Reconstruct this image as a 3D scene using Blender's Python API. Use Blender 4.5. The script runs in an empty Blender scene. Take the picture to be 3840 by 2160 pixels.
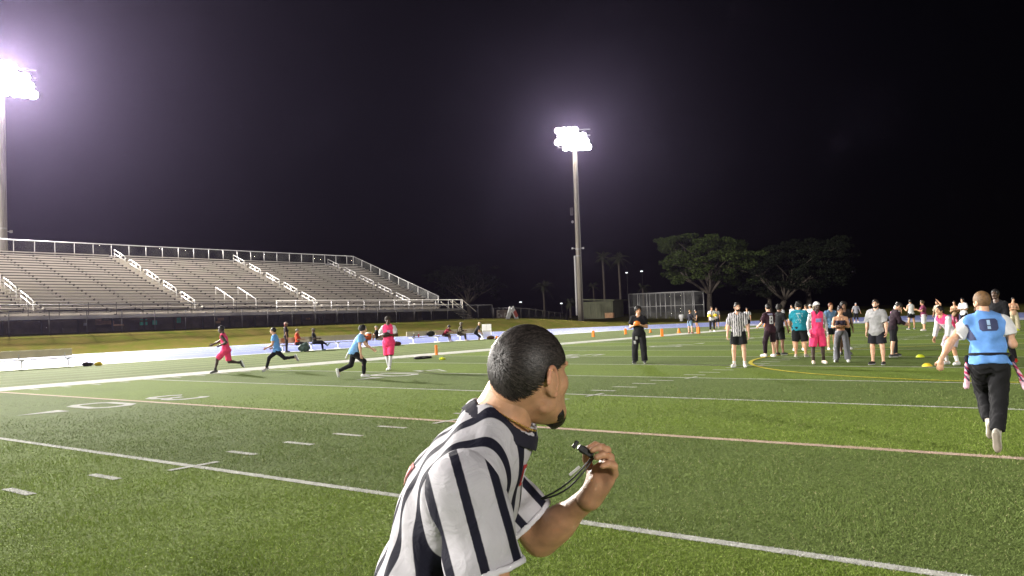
import bpy, math, random
import numpy as np
from mathutils import Vector, Matrix
from mathutils.bvhtree import BVHTree

R = math.radians
random.seed(7)
RNG = np.random.default_rng(7)
scene = bpy.context.scene
C = scene.collection

# ------------------------------------------------------------------ camera
CAM_H = 1.682
YAW, PITCH, ROLL = 0.653113, 0.034861, -0.033933
cam_d = bpy.data.cameras.new('camera')
cam = bpy.data.objects.new('camera', cam_d)
C.objects.link(cam)
fw = Vector((math.cos(PITCH)*math.cos(YAW), math.cos(PITCH)*math.sin(YAW), math.sin(PITCH)))
r0 = Vector((math.sin(YAW), -math.cos(YAW), 0)); u0 = r0.cross(fw)
rr = r0*math.cos(ROLL)+u0*math.sin(ROLL); uu = -r0*math.sin(ROLL)+u0*math.cos(ROLL)
cam.matrix_world = Matrix(((rr.x, uu.x, -fw.x, 0), (rr.y, uu.y, -fw.y, 0), (rr.z, uu.z, -fw.z, CAM_H), (0, 0, 0, 1)))
cam_d.sensor_width = 36.0
cam_d.lens = 36.0*3141.2/3840.0
cam_d.clip_start = 0.05
cam_d.clip_end = 3000
scene.camera = cam
cam['kind'] = 'helper'

# ------------------------------------------------------------------ night sky
w = bpy.data.worlds.new('World'); scene.world = w; w.use_nodes = True
nt = w.node_tree; bg = nt.nodes['Background']
sky = nt.nodes.new('ShaderNodeTexSky'); sky.sky_type = 'NISHITA'; sky.sun_disc = False
sky.sun_elevation = R(-4); sky.sun_rotation = R(20)
sky.air_density = 1.0; sky.dust_density = 3.0; sky.ozone_density = 2.0
nt.links.new(sky.outputs[0], bg.inputs[0]); bg.inputs[1].default_value = 0.012

# ------------------------------------------------------------------ view
vs = scene.view_settings
vs.view_transform = 'Standard'; vs.look = 'None'; vs.exposure = 0.10; vs.gamma = 1.0; vs.use_curve_mapping = False
scene.render.engine = 'CYCLES'
scene.cycles.use_denoising = True
scene.cycles.max_bounces = 5
scene.cycles.diffuse_bounces = 2
scene.cycles.glossy_bounces = 2
scene.cycles.transparent_max_bounces = 12
scene.cycles.volume_bounces = 0
scene.cycles.sample_clamp_indirect = 3.0

# stadium light towers: (x, y, lens-cluster height, spot power, visible warmth)
TOWERS = [
    dict(x=42.8, y=110.0, h=33.0, p=8.8e5, label='tall pale floodlight pole rising behind the bleachers', heads=(4, 8)),
    dict(x=124.0, y=80.0, h=33.0, p=1.7e5, label='tall concrete floodlight pole beyond the track, right of the bleachers', heads=(4, 6)),
    dict(x=-37.0, y=110.0, h=33.0, p=0.95e6, label='floodlight pole out of view behind the bleachers on the far side', heads=(3, 4)),
    dict(x=-117.0, y=110.0, h=33.0, p=0.8e6, label='floodlight pole out of view, farthest left behind the far side', heads=(3, 4)),
    dict(x=-37.0, y=-85.0, h=33.0, p=3.1e5, label='floodlight pole out of view behind the camera, added as soft fill light', heads=(3, 4), r=6.0),  # unseen pole kept as soft fill; its wide radius blurs the shadows
]
def spot(name, loc, target, power, size=150, radius=1.2, col=(1.0, 0.95, 0.88)):
    l = bpy.data.lights.new(name, 'SPOT'); l.energy = power; l.spot_size = R(size); l.spot_blend = 1.0
    l.shadow_soft_size = radius; l.color = col
    o = bpy.data.objects.new(name, l); C.objects.link(o); o.location = loc
    d = Vector(target)-Vector(loc); o.rotation_euler = d.to_track_quat('-Z', 'Y').to_euler()
    o['kind'] = 'helper'
    return o

# ------------------------------------------------------------------ helpers
def tag(o, label=None, cat=None, group=None, kind=None):
    if label: o['label'] = label
    if cat: o['category'] = cat
    if group: o['group'] = group
    if kind: o['kind'] = kind
    return o
def empty(name, loc=(0, 0, 0), rz=0.0, parent=None):
    o = bpy.data.objects.new(name, None); C.objects.link(o)
    o.location = loc; o.rotation_euler = (0, 0, rz); o.parent = parent; o.empty_display_size = 0.1
    return o
def mesh_obj(name, v, f, mat, parent=None, smooth=False, col=None, attrs=None):
    me = bpy.data.meshes.new(name)
    v = np.asarray(v, np.float32).reshape(-1, 3)
    if isinstance(f, np.ndarray):
        n, k = f.shape
        me.vertices.add(len(v)); me.vertices.foreach_set('co', v.ravel())
        me.loops.add(n*k); me.loops.foreach_set('vertex_index', f.astype(np.int32).ravel())
        me.polygons.add(n); me.polygons.foreach_set('loop_start', np.arange(0, n*k, k, dtype=np.int32))
        me.update(calc_edges=True)
    else:
        me.from_pydata([tuple(p) for p in v], [], f); me.update()
    if smooth and len(me.polygons):
        me.polygons.foreach_set('use_smooth', np.ones(len(me.polygons), dtype=bool))
    if col is not None:
        a = me.color_attributes.new('Col', 'FLOAT_COLOR', 'POINT')
        c = np.ones((len(v), 4), np.float32); c[:, :3] = col; a.data.foreach_set('color', c.ravel())
    for k2, arr in (attrs or {}).items():
        a = me.attributes.new(k2, 'FLOAT', 'POINT'); a.data.foreach_set('value', np.asarray(arr, np.float32))
    if mat: me.materials.append(mat)
    o = bpy.data.objects.new(name, me); C.objects.link(o); o.parent = parent
    return o
def share(o, name, parent, loc=(0, 0, 0)):
    c = bpy.data.objects.new(name, o.data); C.objects.link(c); c.parent = parent; c.location = loc
    return c

class MB:
    def __init__(s): s.v = []; s.f = []
    def add(s, v, f):
        n = len(s.v); s.v += [tuple(p) for p in v]; s.f += [tuple(i+n for i in q) for q in f]
    def box(s, c, d, rz=0.0, M=None):
        x, y, z = d[0]/2, d[1]/2, d[2]/2
        v = [Vector((a*x, b*y, e*z)) for e in (-1, 1) for a, b in ((-1, -1), (1, -1), (1, 1), (-1, 1))]
        m = M if M is not None else Matrix.Rotation(rz, 3, 'Z')
        v = [m @ p + Vector(c) for p in v]
        s.add(v, [(3, 2, 1, 0), (4, 5, 6, 7), (0, 1, 5, 4), (1, 2, 6, 5), (2, 3, 7, 6), (3, 0, 4, 7)])
    def bar(s, a, b, w, h=None, up=(0, 0, 1)):
        a = Vector(a); b = Vector(b); d = b-a; L = d.length; d.normalize()
        u = Vector(up); 
        if abs(d.dot(u)) > 0.99: u = Vector((0, 1, 0))
        x = d.cross(u).normalized(); z = x.cross(d)
        M = Matrix((x, d, z)).transposed()
        s.box((a+b)/2, (w, L, h or w), M=M)
    def tube(s, pts, rads, n=8, cap=True):
        rings = []
        P = [Vector(p) for p in pts]
        if not hasattr(rads, '__len__'): rads = [rads]*len(P)
        pu = None
        base = len(s.v)
        for i, p in enumerate(P):
            d = (P[min(i+1, len(P)-1)]-P[max(i-1, 0)]).normalized()
            if pu is None: pu = Vector((1, 0, 0)) if abs(d.x) < 0.8 else Vector((0, 1, 0))
            x = (pu - d*pu.dot(d)).normalized(); y = d.cross(x); pu = x
            for k in range(n):
                t = 2*math.pi*k/n
                s.v.append(tuple(p + (x*math.cos(t)+y*math.sin(t))*rads[i]))
        for i in range(len(P)-1):
            for k in range(n):
                a = base+i*n+k; b = base+i*n+(k+1) % n
                s.f.append((a, b, b+n, a+n))
        if cap:
            s.f.append(tuple(base+k for k in reversed(range(n)))); e = base+(len(P)-1)*n
            s.f.append(tuple(e+k for k in range(n)))
    def lathe(s, prof, n=16, c=(0, 0, 0)):
        base = len(s.v)
        for r, z in prof:
            for k in range(n):
                t = 2*math.pi*k/n; s.v.append((c[0]+r*math.cos(t), c[1]+r*math.sin(t), c[2]+z))
        for i in range(len(prof)-1):
            for k in range(n):
                a = base+i*n+k; b = base+i*n+(k+1) % n
                s.f.append((a, b, b+n, a+n))
        s.f.append(tuple(base+k for k in reversed(range(n)))); e = base+(len(prof)-1)*n
        s.f.append(tuple(e+k for k in range(n)))
    def build(s, name, mat, parent=None, smooth=False, bevel=0):
        o = mesh_obj(name, s.v, s.f, mat, parent, smooth)
        if bevel:
            b = o.modifiers.new('b', 'BEVEL'); b.width = bevel; b.segments = 2; b.limit_method = 'ANGLE'
        return o

# ------------------------------------------------------------------ materials
def newmat(name):
    m = bpy.data.materials.new(name); m.use_nodes = True
    return m, m.node_tree, m.node_tree.nodes['Principled BSDF']
def mat(name, col, rough=0.6, var=0.15, scale=6.0, bump=0.0, metal=0.0, spec=0.4, bscale=None, col2=None, stretch=None):
    m, t, p = newmat(name); N, L = t.nodes, t.links
    tc = N.new('ShaderNodeTexCoord'); src = tc.outputs['Object']
    if stretch:
        mp = N.new('ShaderNodeMapping'); mp.inputs['Scale'].default_value = stretch; L.new(src, mp.inputs['Vector']); src = mp.outputs[0]
    no = N.new('ShaderNodeTexNoise'); no.inputs['Scale'].default_value = scale; no.inputs['Detail'].default_value = 6
    no.inputs['Roughness'].default_value = 0.65
    L.new(src, no.inputs['Vector'])
    cr = N.new('ShaderNodeValToRGB'); e = cr.color_ramp.elements
    c2 = col2 or tuple(min(1, c*(1+var)) for c in col)
    c1 = col if col2 else tuple(c*(1-var) for c in col)
    e[0].position = 0.32; e[0].color = (*c1, 1); e[1].position = 0.68; e[1].color = (*c2, 1)
    L.new(no.outputs['Fac'], cr.inputs[0]); L.new(cr.outputs[0], p.inputs['Base Color'])
    p.inputs['Roughness'].default_value = rough; p.inputs['Metallic'].default_value = metal
    p.inputs['Specular IOR Level'].default_value = spec
    if bump:
        n2 = N.new('ShaderNodeTexNoise'); n2.inputs['Scale'].default_value = bscale or scale*5; n2.inputs['Detail'].default_value = 4
        L.new(src, n2.inputs['Vector'])
        b = N.new('ShaderNodeBump'); b.inputs['Strength'].default_value = bump; b.inputs['Distance'].default_value = 0.02
        L.new(n2.outputs['Fac'], b.inputs['Height']); L.new(b.outputs[0], p.inputs['Normal'])
    return m
def col_mat(name, rough=0.8, spec=0.25, bscale=60.0, bump=0.25, sheen=0.0, var=0.12, vscale=14.0, sss=0.0):
    """cloth / skin: colour from the mesh's own colour attribute, woven relief and slight unevenness from noise"""
    m, t, p = newmat(name); N, L = t.nodes, t.links
    a = N.new('ShaderNodeAttribute'); a.attribute_name = 'Col'
    tc = N.new('ShaderNodeTexCoord')
    no = N.new('ShaderNodeTexNoise'); no.inputs['Scale'].default_value = vscale; no.inputs['Detail'].default_value = 5
    L.new(tc.outputs['Object'], no.inputs['Vector'])
    mr = N.new('ShaderNodeMapRange'); mr.inputs[1].default_value = 0.3; mr.inputs[2].default_value = 0.7
    mr.inputs[3].default_value = 1-var; mr.inputs[4].default_value = 1+var
    L.new(no.outputs['Fac'], mr.inputs[0])
    mx = N.new('ShaderNodeVectorMath'); mx.operation = 'SCALE'
    L.new(a.outputs['Color'], mx.inputs[0]); L.new(mr.outputs[0], mx.inputs['Scale'])
    L.new(mx.outputs[0], p.inputs['Base Color'])
    p.inputs['Roughness'].default_value = rough; p.inputs['Specular IOR Level'].default_value = spec
    p.inputs['Sheen Weight'].default_value = sheen
    if sss:
        p.inputs['Subsurface Weight'].default_value = sss; p.inputs['Subsurface Radius'].default_value = (0.012, 0.004, 0.002)
        p.inputs['Subsurface Scale'].default_value = 1.0
    n2 = N.new('ShaderNodeTexNoise'); n2.inputs['Scale'].default_value = bscale; n2.inputs['Detail'].default_value = 3
    L.new(tc.outputs['Object'], n2.inputs['Vector'])
    b = N.new('ShaderNodeBump'); b.inputs['Strength'].default_value = bump; b.inputs['Distance'].default_value = 0.004
    L.new(n2.outputs['Fac'], b.inputs['Height']); L.new(b.outputs[0], p.inputs['Normal'])
    return m
def veil_mat(name, col, opacity, scale=None):
    """woven mesh: part of the light passes straight through"""
    m, t, p = newmat(name); N, L = t.nodes, t.links
    out = N['Material Output']; tr = N.new('ShaderNodeBsdfTransparent'); mx = N.new('ShaderNodeMixShader')
    p.inputs['Base Color'].default_value = (*col, 1); p.inputs['Roughness'].default_value = 0.7
    no = N.new('ShaderNodeTexNoise'); no.inputs['Scale'].default_value = 0.6; no.inputs['Detail'].default_value = 4
    tc = N.new('ShaderNodeTexCoord'); L.new(tc.outputs['Object'], no.inputs['Vector'])
    mr = N.new('ShaderNodeMapRange'); mr.inputs[1].default_value = 0.3; mr.inputs[2].default_value = 0.7
    mr.inputs[3].default_value = max(0, opacity-0.12); mr.inputs[4].default_value = min(1, opacity+0.12)
    L.new(no.outputs['Fac'], mr.inputs[0]); L.new(mr.outputs[0], mx.inputs[0])
    L.new(tr.outputs[0], mx.inputs[1]); L.new(p.outputs[0], mx.inputs[2]); L.new(mx.outputs[0], out.inputs['Surface'])
    return m
def glow_mat(name, col, strength):
    m, t, p = newmat(name)
    p.inputs['Base Color'].default_value = (0.8, 0.8, 0.8, 1)
    p.inputs['Emission Color'].default_value = (*col, 1); p.inputs['Emission Strength'].default_value = strength
    try: m.cycles.emission_sampling = 'NONE'
    except Exception: pass
    return m

M_ALU = mat('aluminium_plank', (0.60, 0.56, 0.51), 0.45, 0.10, 1.2, 0.05, metal=0.2, stretch=(0.4, 6, 6))
M_RAIL = mat('galvanised_rail', (0.40, 0.39, 0.40), 0.45, 0.12, 3, metal=0.4)
M_RAILW = mat('bright_rail', (0.52, 0.51, 0.50), 0.4, 0.08, 3, metal=0.1)
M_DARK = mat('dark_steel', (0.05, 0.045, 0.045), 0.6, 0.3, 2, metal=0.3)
M_CONC = mat('pale_concrete', (0.31, 0.28, 0.235), 0.85, 0.25, 1.0, 0.2, stretch=(3, 3, 0.25))
M_CONC2 = mat('grey_concrete', (0.30, 0.28, 0.26), 0.85, 0.25, 1.0, 0.2, stretch=(3, 3, 0.3))
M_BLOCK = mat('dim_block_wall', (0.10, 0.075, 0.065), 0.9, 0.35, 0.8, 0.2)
M_TAN = mat('tan_board', (0.62, 0.36, 0.20), 0.8, 0.2, 2)
M_GREENT = mat('green_tarp', (0.08, 0.65, 0.45), 0.6, 0.25, 2)
M_BENCH = mat('cream_bench_plank', (0.56, 0.50, 0.36), 0.6, 0.1, 2, 0.05)
M_BSEAT = mat('white_bench_plank', (0.72, 0.71, 0.68), 0.5, 0.1, 2, 0.05)
M_BLEG = mat('bench_leg_metal', (0.60, 0.60, 0.60), 0.45, 0.15, 4, metal=0.4)
M_ORANGE = mat('orange_foam', (0.85, 0.22, 0.02), 0.6, 0.1, 5)
M_YCONE = mat('lime_cone_plastic', (0.62, 0.70, 0.03), 0.5, 0.08, 5)
M_YELLOW = mat('yellow_cloth', (0.75, 0.55, 0.03), 0.7, 0.1, 5)
M_LINE = mat('white_field_paint', (0.40, 0.40, 0.37), 0.9, 0.28, 7.0, 0.8, bscale=60, spec=0.1)
M_LINER = mat('faded_red_white_paint', (0.42, 0.30, 0.23), 0.9, 0.3, 5.0, 0.8, col2=(0.48, 0.38, 0.31), bscale=60, spec=0.1)
M_LINEY = mat('yellow_field_paint', (0.45, 0.38, 0.04), 0.9, 0.35, 5.0, 0.8, bscale=60, spec=0.1)
M_BARK = mat('bark', (0.09, 0.075, 0.06), 0.95, 0.35, 2.5, 0.6, stretch=(3, 3, 0.7))
M_VEIL = veil_mat('windscreen_mesh', (0.03, 0.028, 0.032), 0.40)
M_CHAIN = veil_mat('chain_link', (0.24, 0.24, 0.23), 0.16)
M_LENS = glow_mat('floodlight_lens', (1.0, 0.94, 0.85), 140.0)
M_HOUSE = mat('lamp_housing', (0.45, 0.45, 0.46), 0.4, 0.1, 4, metal=0.5)
M_BLACKP = mat('black_plastic', (0.012, 0.012, 0.014), 0.4, 0.2, 10)
M_WHITEP = mat('white_plastic', (0.75, 0.75, 0.75), 0.4, 0.06, 5)
M_RED = mat('red_cloth', (0.45, 0.04, 0.03), 0.7, 0.2, 8)
M_CLOTH = col_mat('cloth', 0.85, 0.15, 90, 0.3, sheen=0.04)
M_SKIN = col_mat('skin', 0.46, 0.42, 260, 0.22, var=0.14, vscale=26, sss=0.0)
M_HAIR = col_mat('hair', 0.55, 0.35, 130, 0.9, var=0.35, vscale=40)
M_SHOE = col_mat('shoe', 0.55, 0.35, 50, 0.2, var=0.08)
M_SKINR = col_mat('skin_close', 0.44, 0.42, 420, 0.30, var=0.16, vscale=34, sss=0.12)
M_HAIRR = col_mat('hair_close', 0.5, 0.4, 220, 0.22, var=0.2, vscale=60)

# ------------------------------------------------------------------ ground
X25 = 5.7105; YD5 = 4.572; YS = 27.09            # the 25-yard line, five yards, inner edge of the far sideline
X_END, Y_TURF = 82.0, 42.4                        # edges of the artificial turf
CX, CY, R_OUT = 70.0, 2.7, 61.8                   # track bend
def sm(a, b, x):
    t = np.clip((x-a)/(b-a), 0, 1); return t*t*(3-2*t)
def berm(x, y):
    z = 1.43*sm(64.6, 70.6, y)*(1-0.85*sm(92, 122, x)) + 0.25*sm(66, 80, y)
    z = z + 0.9*sm(132, 150, x)
    return z
def turf_mat():
    m, t, p = newmat('artificial_turf'); N, L = t.nodes, t.links
    geo = N.new('ShaderNodeNewGeometry'); sx = N.new('ShaderNodeSeparateXYZ'); L.new(geo.outputs['Position'], sx.inputs[0])
    def math_(op, a, b=None, v=None):
        n = N.new('ShaderNodeMath'); n.operation = op
        if isinstance(a, (int, float)): n.inputs[0].default_value = a
        else: L.new(a, n.inputs[0])
        if b is not None:
            if isinstance(b, (int, float)): n.inputs[1].default_value = b
            else: L.new(b, n.inputs[1])
        return n.outputs[0]
    ph = math_('FRACT', math_('DIVIDE', math_('SUBTRACT', sx.outputs[0], X25), 2*YD5))
    dark = math_('LESS_THAN', ph, 0.5)
    infield = math_('LESS_THAN', sx.outputs[1], 28.9)
    dark = math_('MULTIPLY', dark, infield)
    mix = N.new('ShaderNodeMix'); mix.data_type = 'RGBA'; L.new(dark, mix.inputs[0])
    mix.inputs[6].default_value = (0.120, 0.170, 0.030, 1); mix.inputs[7].default_value = (0.100, 0.138, 0.038, 1)
    # long seams on the apron beyond the sideline
    st = math_('LESS_THAN', math_('FRACT', math_('DIVIDE', sx.outputs[1], 1.9)), 0.22)
    st = math_('MULTIPLY', st, math_('SUBTRACT', 1.0, infield))
    apr = N.new('ShaderNodeMix'); apr.data_type = 'RGBA'; L.new(math_('SUBTRACT', 1.0, infield), apr.inputs[0])
    L.new(mix.outputs[2], apr.inputs[6]); apr.inputs[7].default_value = (0.105, 0.135, 0.045, 1)
    mix2 = N.new('ShaderNodeMix'); mix2.data_type = 'RGBA'; L.new(math_('MULTIPLY', st, 0.55), mix2.inputs[0])
    L.new(apr.outputs[2], mix2.inputs[6]); mix2.inputs[7].default_value = (0.20, 0.24, 0.11, 1)
    def noise(s, d, r=0.6):
        n = N.new('ShaderNodeTexNoise'); n.inputs['Scale'].default_value = s; n.inputs['Detail'].default_value = d; n.inputs['Roughness'].default_value = r
        L.new(geo.outputs['Position'], n.inputs['Vector']); return n.outputs['Fac']
    def rng(v, a, b, c, d):
        n = N.new('ShaderNodeMapRange'); L.new(v, n.inputs[0])
        for i, q in enumerate((a, b, c, d)): n.inputs[1+i].default_value = q
        return n.outputs[0]
    f = math_('MULTIPLY', rng(noise(0.35, 4), 0.3, 0.7, 0.90, 1.10), rng(noise(9.0, 5, 0.75), 0.3, 0.7, 0.80, 1.20))
    f = math_('MULTIPLY', f, rng(noise(48, 3, 0.7), 0.32, 0.68, 0.55, 1.4))
    sc = N.new('ShaderNodeVectorMath'); sc.operation = 'SCALE'; L.new(mix2.outputs[2], sc.inputs[0]); L.new(f, sc.inputs['Scale'])
    L.new(sc.outputs[0], p.inputs['Base Color'])
    p.inputs['Roughness'].default_value = 0.9; p.inputs['Specular IOR Level'].default_value = 0.05
    b = N.new('ShaderNodeBump'); b.inputs['Strength'].default_value = 0.9; b.inputs['Distance'].default_value = 0.03
    hh = math_('ADD', noise(30, 4, 0.7), math_('MULTIPLY', noise(5, 4), 0.8))
    L.new(hh, b.inputs['Height']); L.new(b.outputs[0], p.inputs['Normal'])
    return m
M_TURF = turf_mat()
M_LAWN = mat('rough_lawn', (0.060, 0.074, 0.010), 0.95, 0.3, 0.55, 1.0, col2=(0.105, 0.080, 0.026), bscale=4, spec=0.0)
M_TRACK = mat('pale_blue_track', (0.15, 0.175, 0.37), 0.55, 0.10, 1.5, 0.25, spec=0.025, bscale=90)
M_TLINE = mat('white_track_line', (0.72, 0.72, 0.72), 0.6, 0.1, 4)

xs = np.concatenate([np.linspace(-1500, -120, 8), np.linspace(-100, 160, 66), np.linspace(180, 1600, 12)])
ys = np.concatenate([np.linspace(-1500, -160, 8), np.linspace(-120, 60, 19), np.linspace(63, 84, 22), np.linspace(90, 180, 12), np.linspace(230, 1600, 10)])
gx, gy = np.meshgrid(xs, ys, indexing='ij')
gz = berm(gx, gy) - 0.012 + (RNG.random(gx.shape)-0.5)*0.12*(gy > 66)*(gy < 70)
idx = np.arange(gx.size).reshape(gx.shape)
gf = np.stack([idx[:-1, :-1], idx[1:, :-1], idx[1:, 1:], idx[:-1, 1:]], -1).reshape(-1, 4)
ground = mesh_obj('ground', np.stack([gx, gy, gz], -1), gf, M_LAWN, smooth=True); tag(ground, kind='structure')

# the running track with its paved end zone: one flat stadium-shaped sheet
out = [(-120, CY+R_OUT), (-120, CY-R_OUT)]
arc = [(CX+R_OUT*math.cos(t), CY+R_OUT*math.sin(t)) for t in np.linspace(-math.pi/2, math.pi/2, 73)]
poly = [(x, y, 0.0) for x, y in out[1:]+arc+out[:1]]
track = mesh_obj('running_track', poly, [tuple(range(len(poly)))], M_TRACK); tag(track, kind='structure')
def strip(name, pts, width, z, m, parent):
    """flat painted band along a polyline"""
    P = [Vector((x, y, 0)) for x, y in pts]; v = []
    for i, p in enumerate(P):
        d = (P[min(i+1, len(P)-1)]-P[max(i-1, 0)]).normalized(); n = Vector((-d.y, d.x, 0))
        for sgn in (1, -1):
            q = p+n*width*0.5*sgn; v.append((q.x, q.y, z))
    f = [(2*i, 2*i+1, 2*i+3, 2*i+2) for i in range(len(P)-1)]
    return mesh_obj(name, v, f, m, parent)
def lane(rad):
    return [(-120, CY+rad)]+[(CX+rad*math.cos(t), CY+rad*math.sin(t)) for t in np.linspace(math.pi/2, -math.pi/2, 60)]+[(-120, CY-rad)]
for rad, wd in ((R_OUT-0.2, 0.30), (R_OUT-4.0, 0.10), (R_OUT-8, 0.10), (R_OUT-12, 0.10), (R_OUT-16, 0.10), (40.1, 0.30)):
    strip('lane_line', lane(rad), wd, 0.005, M_TLINE, track)
for xx, wd in ((83.2, 0.5), (85.0, 1.2), (88.6, 1.4), (92.5, 0.8)):
    strip('apron_stripe', [(xx, -50), (xx, 36)], wd, 0.005, M_TLINE, track)

field = mesh_obj('football_field', [(-60, -37, 0.010), (X_END, -37, 0.010), (X_END, 36, 0.010), (76, Y_TURF, 0.010), (-60, Y_TURF, 0.010)],
                 [(0, 1, 2, 3, 4)], M_TURF); tag(field, kind='structure')
ZL = 0.015
def rect(name, x0, x1, y0, y1, m=None, z=ZL):
    return mesh_obj(name, [(x0, y0, z), (x1, y0, z), (x1, y1, z), (x0, y1, z)], [(0, 1, 2, 3)], m or M_LINE, field)
YNS = YS-48.77
rect('sideline_band', -26, 74.3+9.1, YS, YS+1.83)
rect('sideline_band', -26, 74.3+9.1, YNS-1.83, YNS)
for k in range(-5, 16):
    x = X25+YD5*k
    if k == 1: rect('yard_line', x-0.075, x+0.075, YNS, YS, M_LINER)
    else: rect('yard_line', x-0.055, x+0.055, YNS, YS)
    for yh in (9.30, -3.90):
        rect('hash_cross', x-0.33, x+0.33, yh-0.045, yh+0.045, z=ZL+0.004)
    if k < 15:
        for j in range(1, 5):
            xx = x+0.9144*j
            s = rect('hash_dash', xx-0.055, xx+0.055, 9.34, 9.95)
            rect('hash_dash', xx-0.055, xx+0.055, -4.55, -3.94)
            rect('sideline_tick', xx-0.05, xx+0.05, YS-0.75, YS-0.14)
# block digits: strokes on a 4 x 6 grid, tops towards the middle of the field
DIG = {'0': [[(1, 0), (3, 0), (4, 1), (4, 5), (3, 6), (1, 6), (0, 5), (0, 1), (1, 0)]],
       '3': [[(0, 5.2), (1, 6), (3, 6), (4, 5), (4, 4), (3, 3), (1.4, 3)], [(3, 3), (4, 2), (4, 1), (3, 0), (1, 0), (0, 0.8)]],
       '4': [[(3, 0), (3, 6), (0, 2), (4.4, 2)]],
       '5': [[(4, 6), (0.3, 6), (0, 3.4), (3, 3.6), (4, 2.6), (4, 1), (3, 0), (1, 0), (0, 0.8)]],
       '2': [[(0, 5), (1, 6), (3, 6), (4, 5), (4, 4), (0, 0.2), (4.2, 0.2)]]}
def digit(ch, x, y):
    vv, ff = [], []
    for st in DIG[ch]:
        pts = [(x-(px-2)*0.215, y-(py-3)*0.23) for px, py in st]
        P = [Vector((a, b, 0)) for a, b in pts]; base = len(vv)
        closed = (P[0]-P[-1]).length < 1e-4
        for i, p in enumerate(P):
            a = P[i-1] if i else (P[-2] if closed else p); b = P[i+1] if i < len(P)-1 else (P[1] if closed else p)
            d1 = (p-a); d2 = (b-p)
            d = (d1.normalized() if d1.length else d2.normalized())+(d2.normalized() if d2.length else d1.normalized())
            d.normalize(); n = Vector((-d.y, d.x, 0))
            for sg in (1, -1):
                q = p+n*0.125*sg; vv.append((q.x, q.y, ZL+0.004))
        ff += [(base+2*i, base+2*i+1, base+2*i+3, base+2*i+2) for i in range(len(P)-1)]
    mesh_obj('yard_number', vv, ff, M_LINE, field)
for yard, k in (('20', -1), ('30', 1), ('40', 3), ('50', 5), ('40', 7), ('30', 9)):
    x = X25+YD5*k
    digit(yard[0], x+0.92, 18.9); digit(yard[1], x-0.92, 18.9)
    if yard != '50':
        s = -1 if k < 5 else 1
        ax = x+s*1.9 if s < 0 else x+1.9
        mesh_obj('yard_arrow', [(ax, 18.9-0.62, ZL+0.004), (ax+s*0.95, 18.9-0.35, ZL+0.004), (ax, 18.9-0.08-0.0, ZL+0.004)], [(0, 1, 2)], M_LINE, field)
# soccer centre circle in yellow
arcp = [(28.57+8.9*math.cos(t), 2.0+8.7*math.sin(t)) for t in np.linspace(0, 2*math.pi, 97)]
strip('centre_circle', arcp, 0.12, ZL+0.008, M_LINEY, field)

# close to the camera the turf is built blade by blade
def turf_blades():
    n = 600000
    u = RNG.random(n)
    # polar patch ahead of the camera, denser near it
    r = 4.6*np.exp(u*math.log(24/4.6)); a = YAW + (RNG.random(n)-0.5)*R(72)
    x = r*np.cos(a); y = r*np.sin(a)
    keep = (y < YS-0.1) & (RNG.random(n) < 1-sm(11.0, 23.0, r)*0.96)
    x, y, r = x[keep], y[keep], r[keep]; n = len(x)
    size = 0.55+0.055*r
    h = (0.012+0.016*RNG.random(n))*np.clip(0.75+0.03*r, 0.8, 1.3)
    clump = np.sin(x*2.1+np.sin(y*1.7)*1.3)*np.cos(y*2.6+np.sin(x*1.1))
    lean = RNG.random(n)*2*math.pi; lm = h*(0.3+0.9*RNG.random(n))
    wd = (0.0020+0.0014*RNG.random(n))*size*1.25
    wa = RNG.random(n)*math.pi
    bx, by = np.cos(wa)*wd, np.sin(wa)*wd
    v = np.empty((n, 3, 3), np.float32)
    v[:, 0] = np.stack([x-bx, y-by, np.full(n, 0.008)], 1); v[:, 1] = np.stack([x+bx, y+by, np.full(n, 0.008)], 1)
    v[:, 2] = np.stack([x+np.cos(lean)*lm, y+np.sin(lean)*lm, 0.008+h*(0.8+0.2*clump)], 1)
    ph = ((x-X25)/(2*YD5)) % 1.0
    col = np.where((ph < 0.5)[:, None], np.array([[0.104, 0.144, 0.039]]), np.array([[0.126, 0.178, 0.031]]))
    patch = np.sin(x*0.9+np.sin(y*0.7)*2)*np.sin(y*1.1+np.sin(x*0.6)*2)
    col = col*(1.0+0.52*RNG.random(n)+0.09*patch+0.08*clump)[:, None]
    straw = RNG.random(n) < 0.035
    col[straw] = np.array([0.34, 0.33, 0.16])
    dl = np.abs((x-X25+YD5/2) % YD5-YD5/2); kk = np.round((x-X25)/YD5)
    white = (dl < np.where(kk == 1, 0.075, 0.055)*(0.85+0.4*RNG.random(n)))
    fx = ((x-X25) % 0.9144); fx = np.minimum(fx, 0.9144-fx)
    white |= (fx < 0.055) & (y > 9.34) & (y < 9.95)
    white |= (dl < 0.33) & (np.abs(y-9.30) < 0.045)
    wc = np.where((kk == 1)[:, None], np.array([[0.48, 0.36, 0.29]]), np.array([[0.50, 0.50, 0.47]]))*(0.8+0.3*RNG.random(n))[:, None]
    col[white] = wc[white]
    # keep blades off the painted digits
    ondig = (np.abs(y-18.9) < 1.1) & (np.abs(((x-X25-YD5+YD5) % (2*YD5))-YD5) < 3.0)
    sel = ~ondig
    v = v[sel]; col = col[sel]; n = len(v)
    f = np.arange(n*3, dtype=np.int32).reshape(n, 3)
    o = mesh_obj('turf_blades', v.reshape(-1, 3), f, M_BLADE, None, col=np.repeat(col, 3, 0))
    tag(o, 'short green artificial grass blades of the near playing field', 'grass', kind='stuff')
M_BLADE = col_mat('turf_blade', 0.7, 0.12, 30, 0.0, var=0.05)
turf_blades()

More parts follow.
